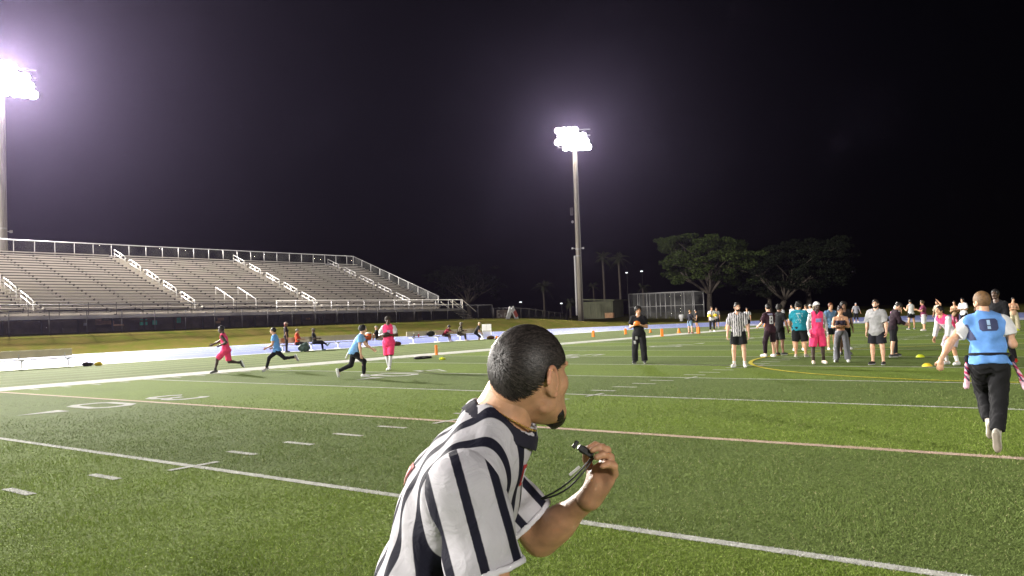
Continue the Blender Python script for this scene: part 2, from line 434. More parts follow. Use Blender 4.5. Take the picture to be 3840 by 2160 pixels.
# ------------------------------------------------------------------ floodlight towers
lens_v = MB(); lens_v.lathe([(0.0001, 0.0), (0.56, 0.0), (0.56, -0.02), (0.0001, -0.03)], 14)
def tower(T, i):
    zb = float(berm(np.array(T['x']), np.array(T['y'])))-0.1
    root = tag(empty('floodlight_pole', (T['x'], T['y'], zb)), T['label'], 'light pole', 'stadium floodlight poles')
    H = T['h']-zb
    m = MB(); m.tube([(0, 0, 0), (0, 0, H*0.35), (0, 0, H*0.7), (0, 0, H+1.6)], [0.44, 0.39, 0.34, 0.27], 14)
    m.build('pole', M_CONC if i else M_CONC2, root, smooth=True)
    tgt = Vector((20, 4, 0)); d = tgt-Vector((T['x'], T['y'], T['h'])); hz = Vector((d.x, d.y, 0)).normalized()
    side = Vector((-hz.y, hz.x, 0)); ang = math.atan2(hz.y, hz.x)
    if i < 2:
        m = MB(); m.tube([(0.52*side.x, 0.52*side.y, 0), (0.40*side.x, 0.40*side.y, H)], 0.10, 8); m.build('conduit', M_CONC2, root, True)
        m = MB(); m.box((-0.55*side.x, -0.55*side.y, 6.5), (0.3, 0.3, 10.5)); m.build('cable_duct', M_RAIL, root)
        for zz in (12.8, 11.6):
            m = MB(); m.lathe([(0.46, 0), (0.46, 0.18)], 16, (0, 0, zz)); m.build('steel_band', M_RAIL, root)
        m = MB(); m.box((-0.85*side.x, -0.85*side.y, H*0.60), (0.9, 0.5, 1.3), ang); m.build('junction_box', M_DARK, root, bevel=0.03)
        m = MB(); m.lathe([(0.02, -0.3), (0.22, -0.2), (0.22, 0.1), (0.05, 0.2)], 10, (-0.75*side.x, -0.75*side.y, H*0.545)); m.build('loudspeaker', M_RAIL, root, True)
        for s in (-1, 1):
            m = MB(); m.bar((0, 0, H*0.40), (s*0.95*side.x, s*0.95*side.y, H*0.40), 0.1)
            m.box((s*0.95*side.x, s*0.95*side.y, H*0.40), (0.35, 0.3, 0.3), ang); m.build('camera_bracket', M_RAIL, root)
    nr, nc = T['heads']
    face = (hz*math.cos(R(24))-Vector((0, 0, 1))*math.sin(R(24))).normalized()
    Rm = face.to_track_quat('-Z', 'Y').to_matrix()
    first = None
    for r_ in range(nr):
        z = H+1.4-r_*1.02
        m = MB(); m.bar(tuple(-side*nc*0.5*0.98+Vector((0, 0, z))), tuple(side*nc*0.5*0.98+Vector((0, 0, z))), 0.16); m.build('crossarm', M_HOUSE, root)
        sh_ = (0.30, -0.15, 0.42, 0.0)[r_] if i < 2 else 0.0
        for c_ in range(nc):
            if i < 2 and (r_, c_) in ((0, nc-1), (0, nc-2), (3, 0), (1, nc-1)): continue
            p = side*((c_-(nc-1)/2)*0.98-sh_)+hz*(0.45+0.03*(c_ % 2))+Vector((0, 0, z-0.15))
            if first is None:
                m = MB(); m.lathe([(0.16, 0.50), (0.30, 0.34), (0.54, 0.05), (0.57, -0.05), (0.57, -0.06), (0.55, -0.0)], 14)
                hd = m.build('floodlight_head', M_HOUSE, root, True); first = hd
                ln = mesh_obj('lens', lens_v.v, lens_v.f, M_LENS, hd, True); fl = ln
            else:
                hd = share(first, 'floodlight_head', root); ln = share(fl, 'lens', hd)
            hd.matrix_local = Matrix.Translation(p) @ Rm.to_4x4()
    top = Vector((T['x'], T['y'], T['h']))+hz*1.5
    spot('floodlight_beam', tuple(top), tuple(tgt), T['p'], radius=T.get('r', 1.2))
for i, T in enumerate(TOWERS): tower(T, i)

# ------------------------------------------------------------------ bleachers
BX0, BX1, BY0, BZ0, NR, RUN, RISE = 16.5, 81.7, 74.8, 3.40, 21, 0.771, 0.305
bl = tag(empty('bleachers', (0, BY0, 0)), 'long aluminium bleacher stand with many rows of bench planks behind the track', 'bleachers')
AIS = [16.5, 31.5, 46.5, 61.5, 76.5]
secs = [(a+0.75, b-0.75) for a, b in zip(AIS, AIS[1:])]+[(AIS[-1]+0.75, BX1)]
protos = {}
for j, (a, b) in enumerate(secs):
    for kind, (dy, dz, sy, sz) in dict(seat_plank=(0.10, 0.42, 0.30, 0.09), foot_plank=(0.50, 0.0, 0.50, 0.045), riser_plank=(0.755, 0.105, 0.03, 0.13), seat_shade_strip=(0.02, 0.335, 0.05, 0.08)).items():  # last entry: added dark strip imitating the line of shade under each seat
        m = MB()
        nb = 2 if kind in ('seat_plank', 'foot_plank') else 1
        for q in range(nb):
            w_ = sy/nb-0.012*(nb > 1); m.box(((a+b)/2, -sy/2+(q+0.5)*sy/nb, 0), (b-a if kind in ('seat_plank', 'seat_shade_strip') else b-a+1.38, w_, sz))
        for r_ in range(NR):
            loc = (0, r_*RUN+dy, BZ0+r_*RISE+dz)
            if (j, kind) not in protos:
                o = m.build(kind, M_DARK if kind == 'seat_shade_strip' else M_ALU, bl); o.location = loc; protos[(j, kind)] = o
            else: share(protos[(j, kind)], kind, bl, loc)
# aisle treads
for x in AIS[1:]:
    for r_ in range(NR):
        loc = (x, r_*RUN+0.18, BZ0+r_*RISE+0.152)
        if 'tread' not in protos:
            m = MB(); m.box((0, 0, 0), (1.38, 0.3, 0.05)); o = m.build('aisle_step', M_ALU, bl); o.location = loc; protos['tread'] = o
        else: share(protos['tread'], 'aisle_step', bl, loc)
m = MB()
for a, b in secs:
    for r_ in range(NR):
        nbr = max(2, int((b-a)/2.6)+1)
        for q in range(nbr):
            x = a+0.1+(b-a-0.2)*q/(nbr-1)
            m.box((x, r_*RUN-0.045, BZ0+r_*RISE+0.31), (0.10, 0.08, 0.16)); m.box((x, r_*RUN+0.08, BZ0+r_*RISE+0.20), (0.05, 0.05, 0.36))
o = m.build('seat_brackets', M_DARK, bl); o['kind'] = 'stuff'
# sloping stringers and columns
for x in np.arange(17.0, 82, 3.05):
    m = MB(); m.bar((x, -0.2, BZ0-0.35), (x, NR*RUN, BZ0+NR*RISE-0.35), 0.1, 0.25); m.build('stringer', M_DARK, bl)
    for yy in (0.4, 6.0, 12.0):
        m = MB(); m.bar((x, yy, 0.9), (x, yy, BZ0+yy*RISE/RUN-0.4), 0.12); m.build('support_column', M_DARK, bl)
# front walkway
m = MB(); m.box(((BX0+84.2)/2, -1.05, 2.84), (84.2-BX0, 1.9, 0.06)); m.build('walkway_deck', M_ALU, bl)
m = MB(); m.box(((BX0+84.2)/2, -2.02, 2.98), (84.2-BX0, 0.03, 0.24)); m.build('walkway_toe_board', M_ALU, bl)
m = MB(); m.box(((BX0+BX1)/2, -0.09, 3.12), (BX1-BX0, 0.04, 0.46)); m.build('walkway_back_board', M_ALU, bl)
for zz, rad in ((4.22, 0.05), (3.62, 0.035)):
    m = MB(); m.tube([(54.5, -2.0, zz), (84.2, -2.0, zz)], rad, 8); m.build('front_rail', M_ALU, bl, True)
for zz, rad in ((4.02, 0.035), (3.45, 0.03)):
    m = MB(); m.tube([(BX0, -2.0, zz), (54.4, -2.0, zz)], rad, 8); m.build('front_rail', M_DARK, bl, True)
for x in np.arange(18, 84.3, 2.44):
    m = MB(); m.tube([(x, -2.0, 2.85), (x, -2.0, 4.2)], 0.032, 6); m.build('front_rail_post', M_DARK if x < 54 else M_RAIL, bl, True)
# end stair of the walkway
for yy in (-2.0, -0.3):
    m = MB(); m.bar((84.2, yy, 4.25), (87.0, yy, 2.6), 0.07); m.bar((84.2, yy, 2.85), (84.2, yy, 4.25), 0.09); m.bar((81.9, yy, 4.0), (84.0, yy, 2.9), 0.08)
    m.build('stair_rail', M_ALU, bl)
for q in range(7):
    m = MB(); m.box((84.5+q*0.4, -1.15, 2.66-q*0.2), (0.38, 1.6, 0.05)); m.build('stair_tread', M_ALU, bl)
# back and end guard rails
ZT = BZ0+NR*RISE
YT = NR*RUN+0.1
for zz in (ZT+1.40, ZT+0.12):
    m = MB(); m.tube([(BX0, YT, zz), (BX1, YT, zz)], 0.045, 8); m.build('back_rail', M_RAIL, bl, True)
for x in np.append(np.arange(BX0, BX1-0.5, 2.0), BX1):
    m = MB(); m.tube([(x, YT, ZT-0.3), (x, YT, ZT+1.40)], 0.04, 6); m.build('back_rail_post', M_RAIL, bl, True)
for dz in (1.42, 0.30):
    m = MB(); m.tube([(BX1, YT, ZT+dz), (BX1, 0.0, BZ0+dz)], 0.045, 8); m.build('end_rail', M_RAIL, bl, True)
for q in range(10):
    y = YT*q/9.0; z = BZ0+RISE/RUN*y
    m = MB(); m.tube([(BX1, y, z-0.2), (BX1, y, z+1.42)], 0.045, 6); m.build('end_rail_post', M_RAIL, bl, True)
mesh_obj('end_mesh', [(BX1+0.01, 0, BZ0+0.2), (BX1+0.01, YT, ZT+0.2), (BX1+0.01, YT, ZT+1.4), (BX1+0.01, 0, BZ0+1.4)], [(0, 1, 2, 3)], M_CHAIN, bl)
mesh_obj('back_mesh', [(BX0, YT+0.01, ZT), (BX1, YT+0.01, ZT), (BX1, YT+0.01, ZT+1.4), (BX0, YT+0.01, ZT+1.4)], [(0, 1, 2, 3)], M_CHAIN, bl)
# aisle hand rails: short doubled runs with gaps
for ai, x in enumerate(AIS[1:]):
    for (ra, rb) in ((0.2, 3.3), (4.4, 7.5), (8.6, 11.8), (13.2, 16.0), (17.4, 20.3)):
        a = Vector((x, ra*RUN, BZ0+ra*RISE)); b = Vector((x, rb*RUN, BZ0+rb*RISE)); up = Vector((0, 0, 1))
        m = MB(); m.tube([a, a+up*0.98, b+up*0.98, b], 0.036, 8, cap=True)
        m.tube([a+up*0.55, b+up*0.55], 0.034, 8); mid = (a+b)/2; m.tube([mid, mid+up*0.98], 0.035, 6)
        m.build('aisle_handrail', M_RAILW if ai < 3 else M_RAIL, bl, True)
# entry stair from the walkway
for x in (50.9, 53.6):
    a = Vector((x, 0.2, BZ0)); b = Vector((x, 3.3, BZ0+1.35)); up = Vector((0, 0, 1))
    m = MB(); m.tube([a, a+up*1.15, b+up*1.15, b], 0.04, 8); m.tube([(a+b)/2, (a+b)/2+up*1.15], 0.035, 6); m.build('entry_handrail', M_RAILW, bl, True)
# dim wall and stored boards below the seats
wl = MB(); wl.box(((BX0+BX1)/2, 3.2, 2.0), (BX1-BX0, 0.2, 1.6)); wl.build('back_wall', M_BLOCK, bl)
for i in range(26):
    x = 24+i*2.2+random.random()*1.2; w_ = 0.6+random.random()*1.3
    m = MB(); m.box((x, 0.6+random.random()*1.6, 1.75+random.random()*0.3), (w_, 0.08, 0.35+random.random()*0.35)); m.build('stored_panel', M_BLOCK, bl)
for x, w_, z, h_, mm in ((32.0, 1.6, 2.45, 0.32, M_TAN), (33.2, 1.0, 2.2, 0.16, M_TAN), (31.4, 0.5, 2.5, 0.5, M_TAN), (43.9, 0.7, 2.5, 0.28, M_TAN), (43.6, 0.5, 2.2, 0.22, M_TAN), (55.0, 0.5, 2.3, 0.2, M_TAN), (30.2, 0.25, 2.35, 0.22, M_WHITEP)):
    m = MB(); m.box((x+6, 1.0, z), (w_, 0.1, h_)); m.build('stored_board', mm, bl, bevel=0.01)
for x, w_, z, h_ in ((39.6, 0.75, 2.28, 0.32), (40.7, 0.45, 2.34, 0.42), (39.6, 0.7, 2.62, 0.12), (43.2, 0.4, 2.5, 0.5)):
    m = MB(); m.box((x+2, 0.9, z), (w_, 0.12, h_)); m.build('green_tarpaulin', M_GREENT, bl, bevel=0.04)

# ------------------------------------------------------------------ fences
def fence(pts, h, sp, label, veil, rail_m, name='perimeter_fence', mid=False):
    root = tag(empty(name, (*pts[0], 0)), label, 'fence')
    ox, oy = pts[0]
    top = []
    for (a, b) in zip(pts, pts[1:]):
        L_ = math.dist(a, b); n = max(1, round(L_/sp))
        vv, ff = [], []
        for q in range(n+1):
            x = a[0]+(b[0]-a[0])*q/n; y = a[1]+(b[1]-a[1])*q/n; z = float(berm(np.array(x), np.array(y)))-0.05
            if q < n or b == pts[-1]:
                m = MB(); m.tube([(x-ox, y-oy, z), (x-ox, y-oy, z+h)], 0.04, 6); m.build('post', rail_m, root, True)
            top.append((x-ox, y-oy, z+h-0.02)); vv += [(x-ox, y-oy, z+0.03), (x-ox, y-oy, z+h-0.03)]
        ff = [(2*i, 2*i+2, 2*i+3, 2*i+1) for i in range(n)]
        mesh_obj('mesh_screen', vv, ff, veil, root)
    m = MB(); m.tube(top, 0.028, 6); m.build('top_rail', rail_m, root, True)
    return root
fence([(10, 71.2), (88.5, 71.2)], 2.0, 3.05, 'dark chain link fence in front of the bleachers', M_VEIL, M_DARK)
fence([(88.8, 71.2), (100, 73.5), (118, 79), (150, 100)], 1.55, 3.0, 'low dim chain link fence right of the bleachers', M_VEIL, M_DARK)

# faded lettering on the fence beside the end of the bleachers
M_FADED = mat('faded_white_lettering', (0.34, 0.32, 0.31), 0.9, 0.5, 3)
bn_ = tag(empty('fence_banner', (89.4, 71.10, 1.55)), 'dark banner with faded white lettering on the fence right of the bleachers', 'banner')
m = MB(); m.box((2.4, 0.35, 0.62), (5.6, 0.03, 1.15), math.atan2(2.3, 11.2)); m.build('cloth', M_BLOCK, bn_)
ux = Vector((math.cos(math.atan2(2.3, 11.2)), math.sin(math.atan2(2.3, 11.2)), 0)); o_ = Vector((-0.25, -0.22, 0.12))
def stroke(pts, w_):
    m = MB()
    for a, b in zip(pts, pts[1:]): m.bar(tuple(o_+ux*a[0]+Vector((0, 0, a[1]))), tuple(o_+ux*b[0]+Vector((0, 0, b[1]))), w_, 0.012, up=(0, 1, 0))
    m.build('letter', M_FADED, bn_)
stroke([(0.7, 1.0), (0.15, 1.0), (0.15, 0.1), (0.75, 0.1)], 0.13); stroke([(0.15, 0.56), (0.62, 0.56)], 0.12)
stroke([(0.95, 0.1), (0.95, 0.45), (1.15, 0.4), (1.2, 0.1)], 0.09); stroke([(1.35, 0.1), (1.4, 0.42)], 0.09)
stroke([(2.1, 0.05), (2.25, 0.62)], 0.10); stroke([(2.55, 0.6), (2.2, 0.32), (2.6, 0.05)], 0.10)
stroke([(2.85, 0.6), (2.82, 0.15), (3.3, 0.05), (3.75, 0.15), (3.85, 0.8)], 0.13); stroke([(4.35, 0.25), (4.65, 0.45)], 0.14); stroke([(4.35, 0.45), (4.65, 0.25)], 0.14)

# batting cage style backstop beyond the bend
cg = tag(empty('backstop_cage', (138, 71.5, 0.35)), 'tall grey pipe cage with chain link panels beyond the track', 'cage')
ex, ey = Vector((-0.06, 1, 0)).normalized(), Vector((1, 0.05, 0))
W2, DP, HH = 6.4, 4.5, 4.9
def cp(u, v, z): return tuple(ex*u+ey*v+Vector((0, 0, z)))
for v in (0, DP):
    for u in np.linspace(-W2, W2, 8 if v == 0 else 7):
        m = MB(); m.tube([cp(u, v, 0), cp(u, v, HH)], 0.09, 8); m.build('cage_post', M_RAIL, cg, True)
    for z in (HH, HH*0.5):
        m = MB(); m.tube([cp(-W2, v, z), cp(W2, v, z)], 0.07, 6); m.build('cage_rail', M_RAIL, cg, True)
    mesh_obj('chain_panel', [cp(-W2, v, 0.05), cp(W2, v, 0.05), cp(W2, v, HH), cp(-W2, v, HH)], [(0, 1, 2, 3)], M_CHAIN, cg)
for u in (-W2, W2):
    m = MB(); m.tube([cp(u, 0, HH), cp(u, DP, HH)], 0.06, 6); m.build('cage_rail', M_RAIL, cg, True)

# storage shed beside the cage
M_SHED = mat('green_grey_shed', (0.11, 0.115, 0.07), 0.8, 0.25, 1.2, 0.2, stretch=(1, 4, 0.5))
sh = tag(empty('storage_shed', (142, 86.5, 0.8)), 'low olive storage shed with a sloping canopy behind the floodlight pole', 'shed')
m = MB(); m.box((0, 0, 1.7), (4, 7.4, 3.4)); m.build('wall', M_SHED, sh)
m = MB(); m.box((-0.2, -0.3, 3.7), (5.2, 8.4, 0.22), M=Matrix.Rotation(R(3), 3, 'X')); m.build('roof', M_SHED, sh)
for q in (-2.4, 0.0, 2.4):
    m = MB(); m.box((-2.05, q, 1.5), (0.08, 2.2, 2.6)); m.build('door_panel', M_SHED, sh, bevel=0.03)
m = MB(); m.box((-2.2, -3.0, 0.6), (0.5, 1.8, 1.0)); m.build('crate', M_TAN, sh)

# white sack-like bin by the cage
bn = tag(empty('litter_bin', (128.0, 62.6, 0.02)), 'white bagged litter bin standing in front of the cage', 'bin')
m = MB(); m.lathe([(0.26, 0), (0.30, 0.45), (0.40, 0.52), (0.47, 0.88), (0.43, 1.12), (0.36, 1.16)], 14); m.build('bag', M_WHITEP, bn, True)
m = MB(); m.lathe([(0.34, 0), (0.34, 0.07)], 14); m.build('base', M_DARK, bn, True)

# A-frame board by the fence
af = tag(empty('a_frame_sign', (91.5, 70.2, 1.30)), 'leaning red and white A-frame board on the grass by the fence', 'sign', None)
m = MB(); m.bar((-0.75, 0.2, 0), (0.0, 0.1, 1.75), 0.75, 0.06, up=(0, 1, 0)); m.build('board', M_WHITEP, af)
m = MB(); m.bar((1.05, -0.1, 0), (0.1, 0.0, 1.75), 0.75, 0.06, up=(0, 1, 0)); m.build('board', M_WHITEP, af)
m = MB(); m.bar((0.98, -0.13, 0.42), (0.5, -0.07, 1.22), 0.60, 0.09, up=(0, 1, 0)); m.build('red_panel', mat('faded_red_panel', (0.50, 0.12, 0.10), 0.6), af)

# far lit lamps of a car park
for lx, ly, lz, s, lab in ((150, 112.5, 5.0, 0.55, 'small lit lamp above the far fence, left one'), (150, 101.5, 4.3, 0.42, 'small lit lamp above the far fence, nearer the pole'),
                      (165, 93.7, 10.8, 0.45, 'small white lamp above the shed, left one'), (165, 89.9, 10.9, 0.55, 'small white lamp above the cage')):
    e = tag(empty('area_lamp', (lx, ly, lz)), lab, 'lamp', 'far small lamps')
    m = MB(); m.box((0, 0, 0), (0.3, s, 0.22)); m.build('lamp_glass', glow_mat('far_lamp_glass', (0.9, 0.95, 1.0), 1.5), e, bevel=0.05)
    m = MB(); m.tube([(0.2, 0, -lz), (0.2, 0, 0.2)], 0.07, 6); m.build('lamp_post', M_DARK, e, True)

# ------------------------------------------------------------------ trees
def leaf_mat(name, c1, c2):
    m = mat(name, c1, 0.75, 0.3, 0.7, 0.0, col2=c2, spec=0.2)
    return m
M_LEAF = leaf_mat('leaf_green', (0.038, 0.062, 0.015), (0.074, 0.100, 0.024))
M_LEAFSHADE = leaf_mat('leaf_shaded', (0.006, 0.010, 0.004), (0.013, 0.018, 0.006))  # farther trees: their weak lighting is put into the leaf colour
def limb(m, a, b, r0_, r1_, bend=0.6, seg=5):
    a, b = Vector(a), Vector(b); pts = []
    off = Vector((random.uniform(-1, 1), random.uniform(-1, 1), random.uniform(-0.3, 0.3)))*bend
    for i in range(seg+1):
        t = i/seg; pts.append(a.lerp(b, t)+off*math.sin(math.pi*t))
    m.tube(pts, [r0_+(r1_-r0_)*i/seg for i in range(seg+1)], 7)
    return pts
def broad_tree(x, y, label, height, spread, fork, nleaf, lm, seed, lean=0.0):
    random.seed(seed); rg = np.random.default_rng(seed)
    z = float(berm(np.array(x), np.array(y)))-0.2
    t = tag(empty('shade_tree', (x, y, z)), label, 'tree', 'trees beyond the track')
    m = MB(); f0 = Vector((0, lean, fork))
    limb(m, (0, 0, 0), f0, 0.62, 0.45, 0.25)
    tips = []
    nb = 7
    for i in range(nb):
        an = 2*math.pi*i/nb+random.uniform(-0.3, 0.3); rad = spread*random.uniform(0.45, 0.72)
        b = Vector((math.cos(an)*rad, lean+math.sin(an)*rad, fork+(height-fork)*random.uniform(0.35, 0.62)))
        pts = limb(m, f0, b, 0.30, 0.13, 0.8); 
        for q in range(4):
            a2 = an+random.uniform(-0.9, 0.9); rd = rad+spread*random.uniform(0.05, 0.4)
            e = Vector((math.cos(a2)*rd, lean+math.sin(a2)*rd, b.z+(height-fork)*random.uniform(-0.02, 0.36)))
            limb(m, pts[random.choice((2, 3, 4))], e, 0.12, 0.03, 0.5); tips.append(e)
    for q in range(9):
        e = Vector((random.uniform(-1, 1)*spread*0.45, lean+random.uniform(-1, 1)*spread*0.45, height*random.uniform(0.82, 0.97)))
        limb(m, f0+Vector((0, 0, 0.3)), e, 0.2, 0.03, 0.7); tips.append(e)
    m.build('trunk', M_BARK, t, True)
    # leaf sprays in flat layered clumps round every limb tip
    cen = []
    for e in tips:
        for q in range(4):
            cen.append((e+Vector((random.gauss(0, 1.2), random.gauss(0, 1.2), random.gauss(0, 0.5))), random.uniform(0.8, 1.7)))
    for q in range(90):
        a_, r_ = random.uniform(0, 2*math.pi), spread*math.sqrt(random.random())*0.95
        zt = fork+(height-fork)*(0.10+0.86*math.sqrt(max(0, 1-(r_/spread)**2))*random.random()**0.55)
        cen.append((Vector((math.cos(a_)*r_, lean+math.sin(a_)*r_, zt)), random.uniform(0.9, 1.8)))
    n = nleaf; ci = rg.integers(0, len(cen), n)
    cc = np.array([tuple(c[0]) for c in cen]); cr = np.array([c[1] for c in cen])
    d = rg.normal(size=(n, 3)); d /= np.linalg.norm(d, axis=1)[:, None]; d *= (rg.random(n)**0.5)[:, None]
    p = cc[ci]+d*cr[ci][:, None]*np.array([1.1, 1.1, 0.42])
    p[:, 2] = np.clip(p[:, 2], fork*0.75, height)
    s = 0.14+0.16*rg.random(n)
    ax = rg.normal(size=(n, 3)); ax[:, 2] *= 0.5; ax /= np.linalg.norm(ax, axis=1)[:, None]
    bx = np.cross(ax, rg.normal(size=(n, 3))*np.array([0.5, 0.5, 1.0])); bx /= np.linalg.norm(bx, axis=1)[:, None]
    v = np.stack([p-ax*s[:, None], p+bx*s[:, None]*0.45, p+ax*s[:, None], p-bx*s[:, None]*0.45], 1).reshape(-1, 3)
    mesh_obj('crown', v, np.arange(n*4, dtype=np.int32).reshape(n, 4), lm, t)
broad_tree(150, 67.3, 'large spreading tree with lit green crown beyond the cage', 15.4, 9.4, 4.0, 70000, M_LEAF, 3)
broad_tree(156, 56.0, 'dim tree with bare forking limbs, second from the cage', 12.0, 9.0, 2.4, 34000, M_LEAFSHADE, 5, -1.0)
broad_tree(162, 52.5, 'dark tall tree, third and last of the spreading trees', 14.0, 8.6, 4.0, 36000, M_LEAFSHADE, 9)
broad_tree(178, 66.0, 'dark tree standing farther back between the two nearer crowns', 12.0, 9.0, 3.0, 12000, M_LEAFSHADE, 12)
broad_tree(150, 128.0, 'dark tree crown showing above the right end of the bleachers', 13.0, 8.0, 4.0, 12000, M_LEAFSHADE, 15)
M_PALM = leaf_mat('palm_frond', (0.03, 0.035, 0.018), (0.055, 0.06, 0.03))
def palm(x, y, h, label, seed, nf=26, fl=2.6):
    random.seed(seed); z = float(berm(np.array(x), np.array(y)))-0.2
    t = tag(empty('palm_tree', (x, y, z)), label, 'palm', 'palms behind the floodlight pole')
    m = MB(); m.tube([(0, 0, 0), (0.1, 0.1, h*0.5), (0, 0.2, h)], [0.30, 0.22, 0.20], 8); m.build('trunk', M_BARK, t, True)
    v, f = [], []
    for i in range(nf):
        an = random.uniform(0, 2*math.pi); el = random.uniform(-0.7, 1.2); L_ = fl*random.uniform(0.8, 1.15)
        d = Vector((math.cos(an), math.sin(an), 0)); pr = None
        for q in range(14):
            tt = q/13.0; p = Vector((0, 0.2, h))+d*L_*tt*math.cos(el)+Vector((0, 0, L_*(tt*math.sin(el)-0.45*tt*tt)))
            if pr is not None:
                sd = Vector((-d.y, d.x, 0))
                for s in (1, -1):
                    wl_ = 0.62*math.sin(math.pi*min(1, tt+0.12))*random.uniform(0.7, 1.1); n = len(v)
                    v += [tuple(pr), tuple(p), tuple(p+sd*s*wl_+d*0.25-Vector((0, 0, 0.28)))]; f.append((n, n+1, n+2))
            pr = p
    mesh_obj('crown', v, f, M_PALM, t)
palm(150, 90.6, 12.4, 'tall palm right behind the floodlight pole, above the shed', 1)
palm(150, 86.8, 12.0, 'tall palm left of the cage, second right of the pole', 2)
palm(150, 106.0, 7.2, 'short palm left of the floodlight pole', 3)
palm(144, 95.2, 3.6, 'stubby young palm at the foot of the floodlight pole', 4, 20, 1.9)
palm(162, 88.0, 6.0, 'slim dark palm above the cage', 5, 16, 2.0)
palm(190, 118.0, 8.0, 'faint far palm left of the pole', 6, 16, 2.2)

# ------------------------------------------------------------------ air: violet volume added to imitate camera glare round the lamps
hz_ = MB(); hz_.box((250, 50, 20), (3600, 3600, 44))
haze = hz_.build('haze', None); tag(haze, 'thin violet air added to imitate camera glare round the floodlights', 'haze', kind='stuff')
hm = bpy.data.materials.new('glow_air'); hm.use_nodes = True; t = hm.node_tree; t.nodes.remove(t.nodes['Principled BSDF'])
pv = t.nodes.new('ShaderNodeVolumePrincipled'); pv.inputs['Color'].default_value = (0.70, 0.57, 1.0, 1); pv.inputs['Density'].default_value = 0.000062
pv.inputs['Anisotropy'].default_value = 0.82
t.links.new(pv.outputs[0], t.nodes['Material Output'].inputs['Volume']); haze.data.materials.append(hm)

# ------------------------------------------------------------------ figures: smooth bodies from blended limb volumes
V3 = lambda *a: np.array(a, np.float64)
def nrm(v): v = np.asarray(v, np.float64); return v/max(1e-9, np.linalg.norm(v))
def rc(a, b, ra, rb, flat=False, flat0=False):
    """tapered limb volume from a to b; flat ends for cuffs and hems"""
    a = np.asarray(a, np.float64); b = np.asarray(b, np.float64); d = b-a; L = np.linalg.norm(d); d = d/max(L, 1e-9)
    def fn(X, Y, Z):
        px, py, pz = X-a[0], Y-a[1], Z-a[2]
        s = px*d[0]+py*d[1]+pz*d[2]; t = np.clip(s/L, 0, 1)
        q = np.sqrt((px-d[0]*t*L)**2+(py-d[1]*t*L)**2+(pz-d[2]*t*L)**2)-(ra+(rb-ra)*t)
        if flat: q = np.maximum(q, s-L)
        if flat0: q = np.maximum(q, -s)
        return q
    m = max(ra, rb)
    return fn, np.minimum(a, b)-m, np.maximum(a, b)+m
def el(c, r, B=None):
    c = np.asarray(c, np.float64); r = np.asarray(r, np.float64); B = np.eye(3) if B is None else B
    def fn(X, Y, Z):
        p = [X-c[0], Y-c[1], Z-c[2]]; k0 = 0; k1 = 0
        for i in range(3):
            q = p[0]*B[i][0]+p[1]*B[i][1]+p[2]*B[i][2]; k0 = k0+(q/r[i])**2; k1 = k1+(q/r[i]**2)**2
        k0 = np.sqrt(k0); k1 = np.sqrt(k1); return k0*(k0-1)/np.maximum(k1, 1e-6)
    m = max(r)
    return fn, c-m, c+m
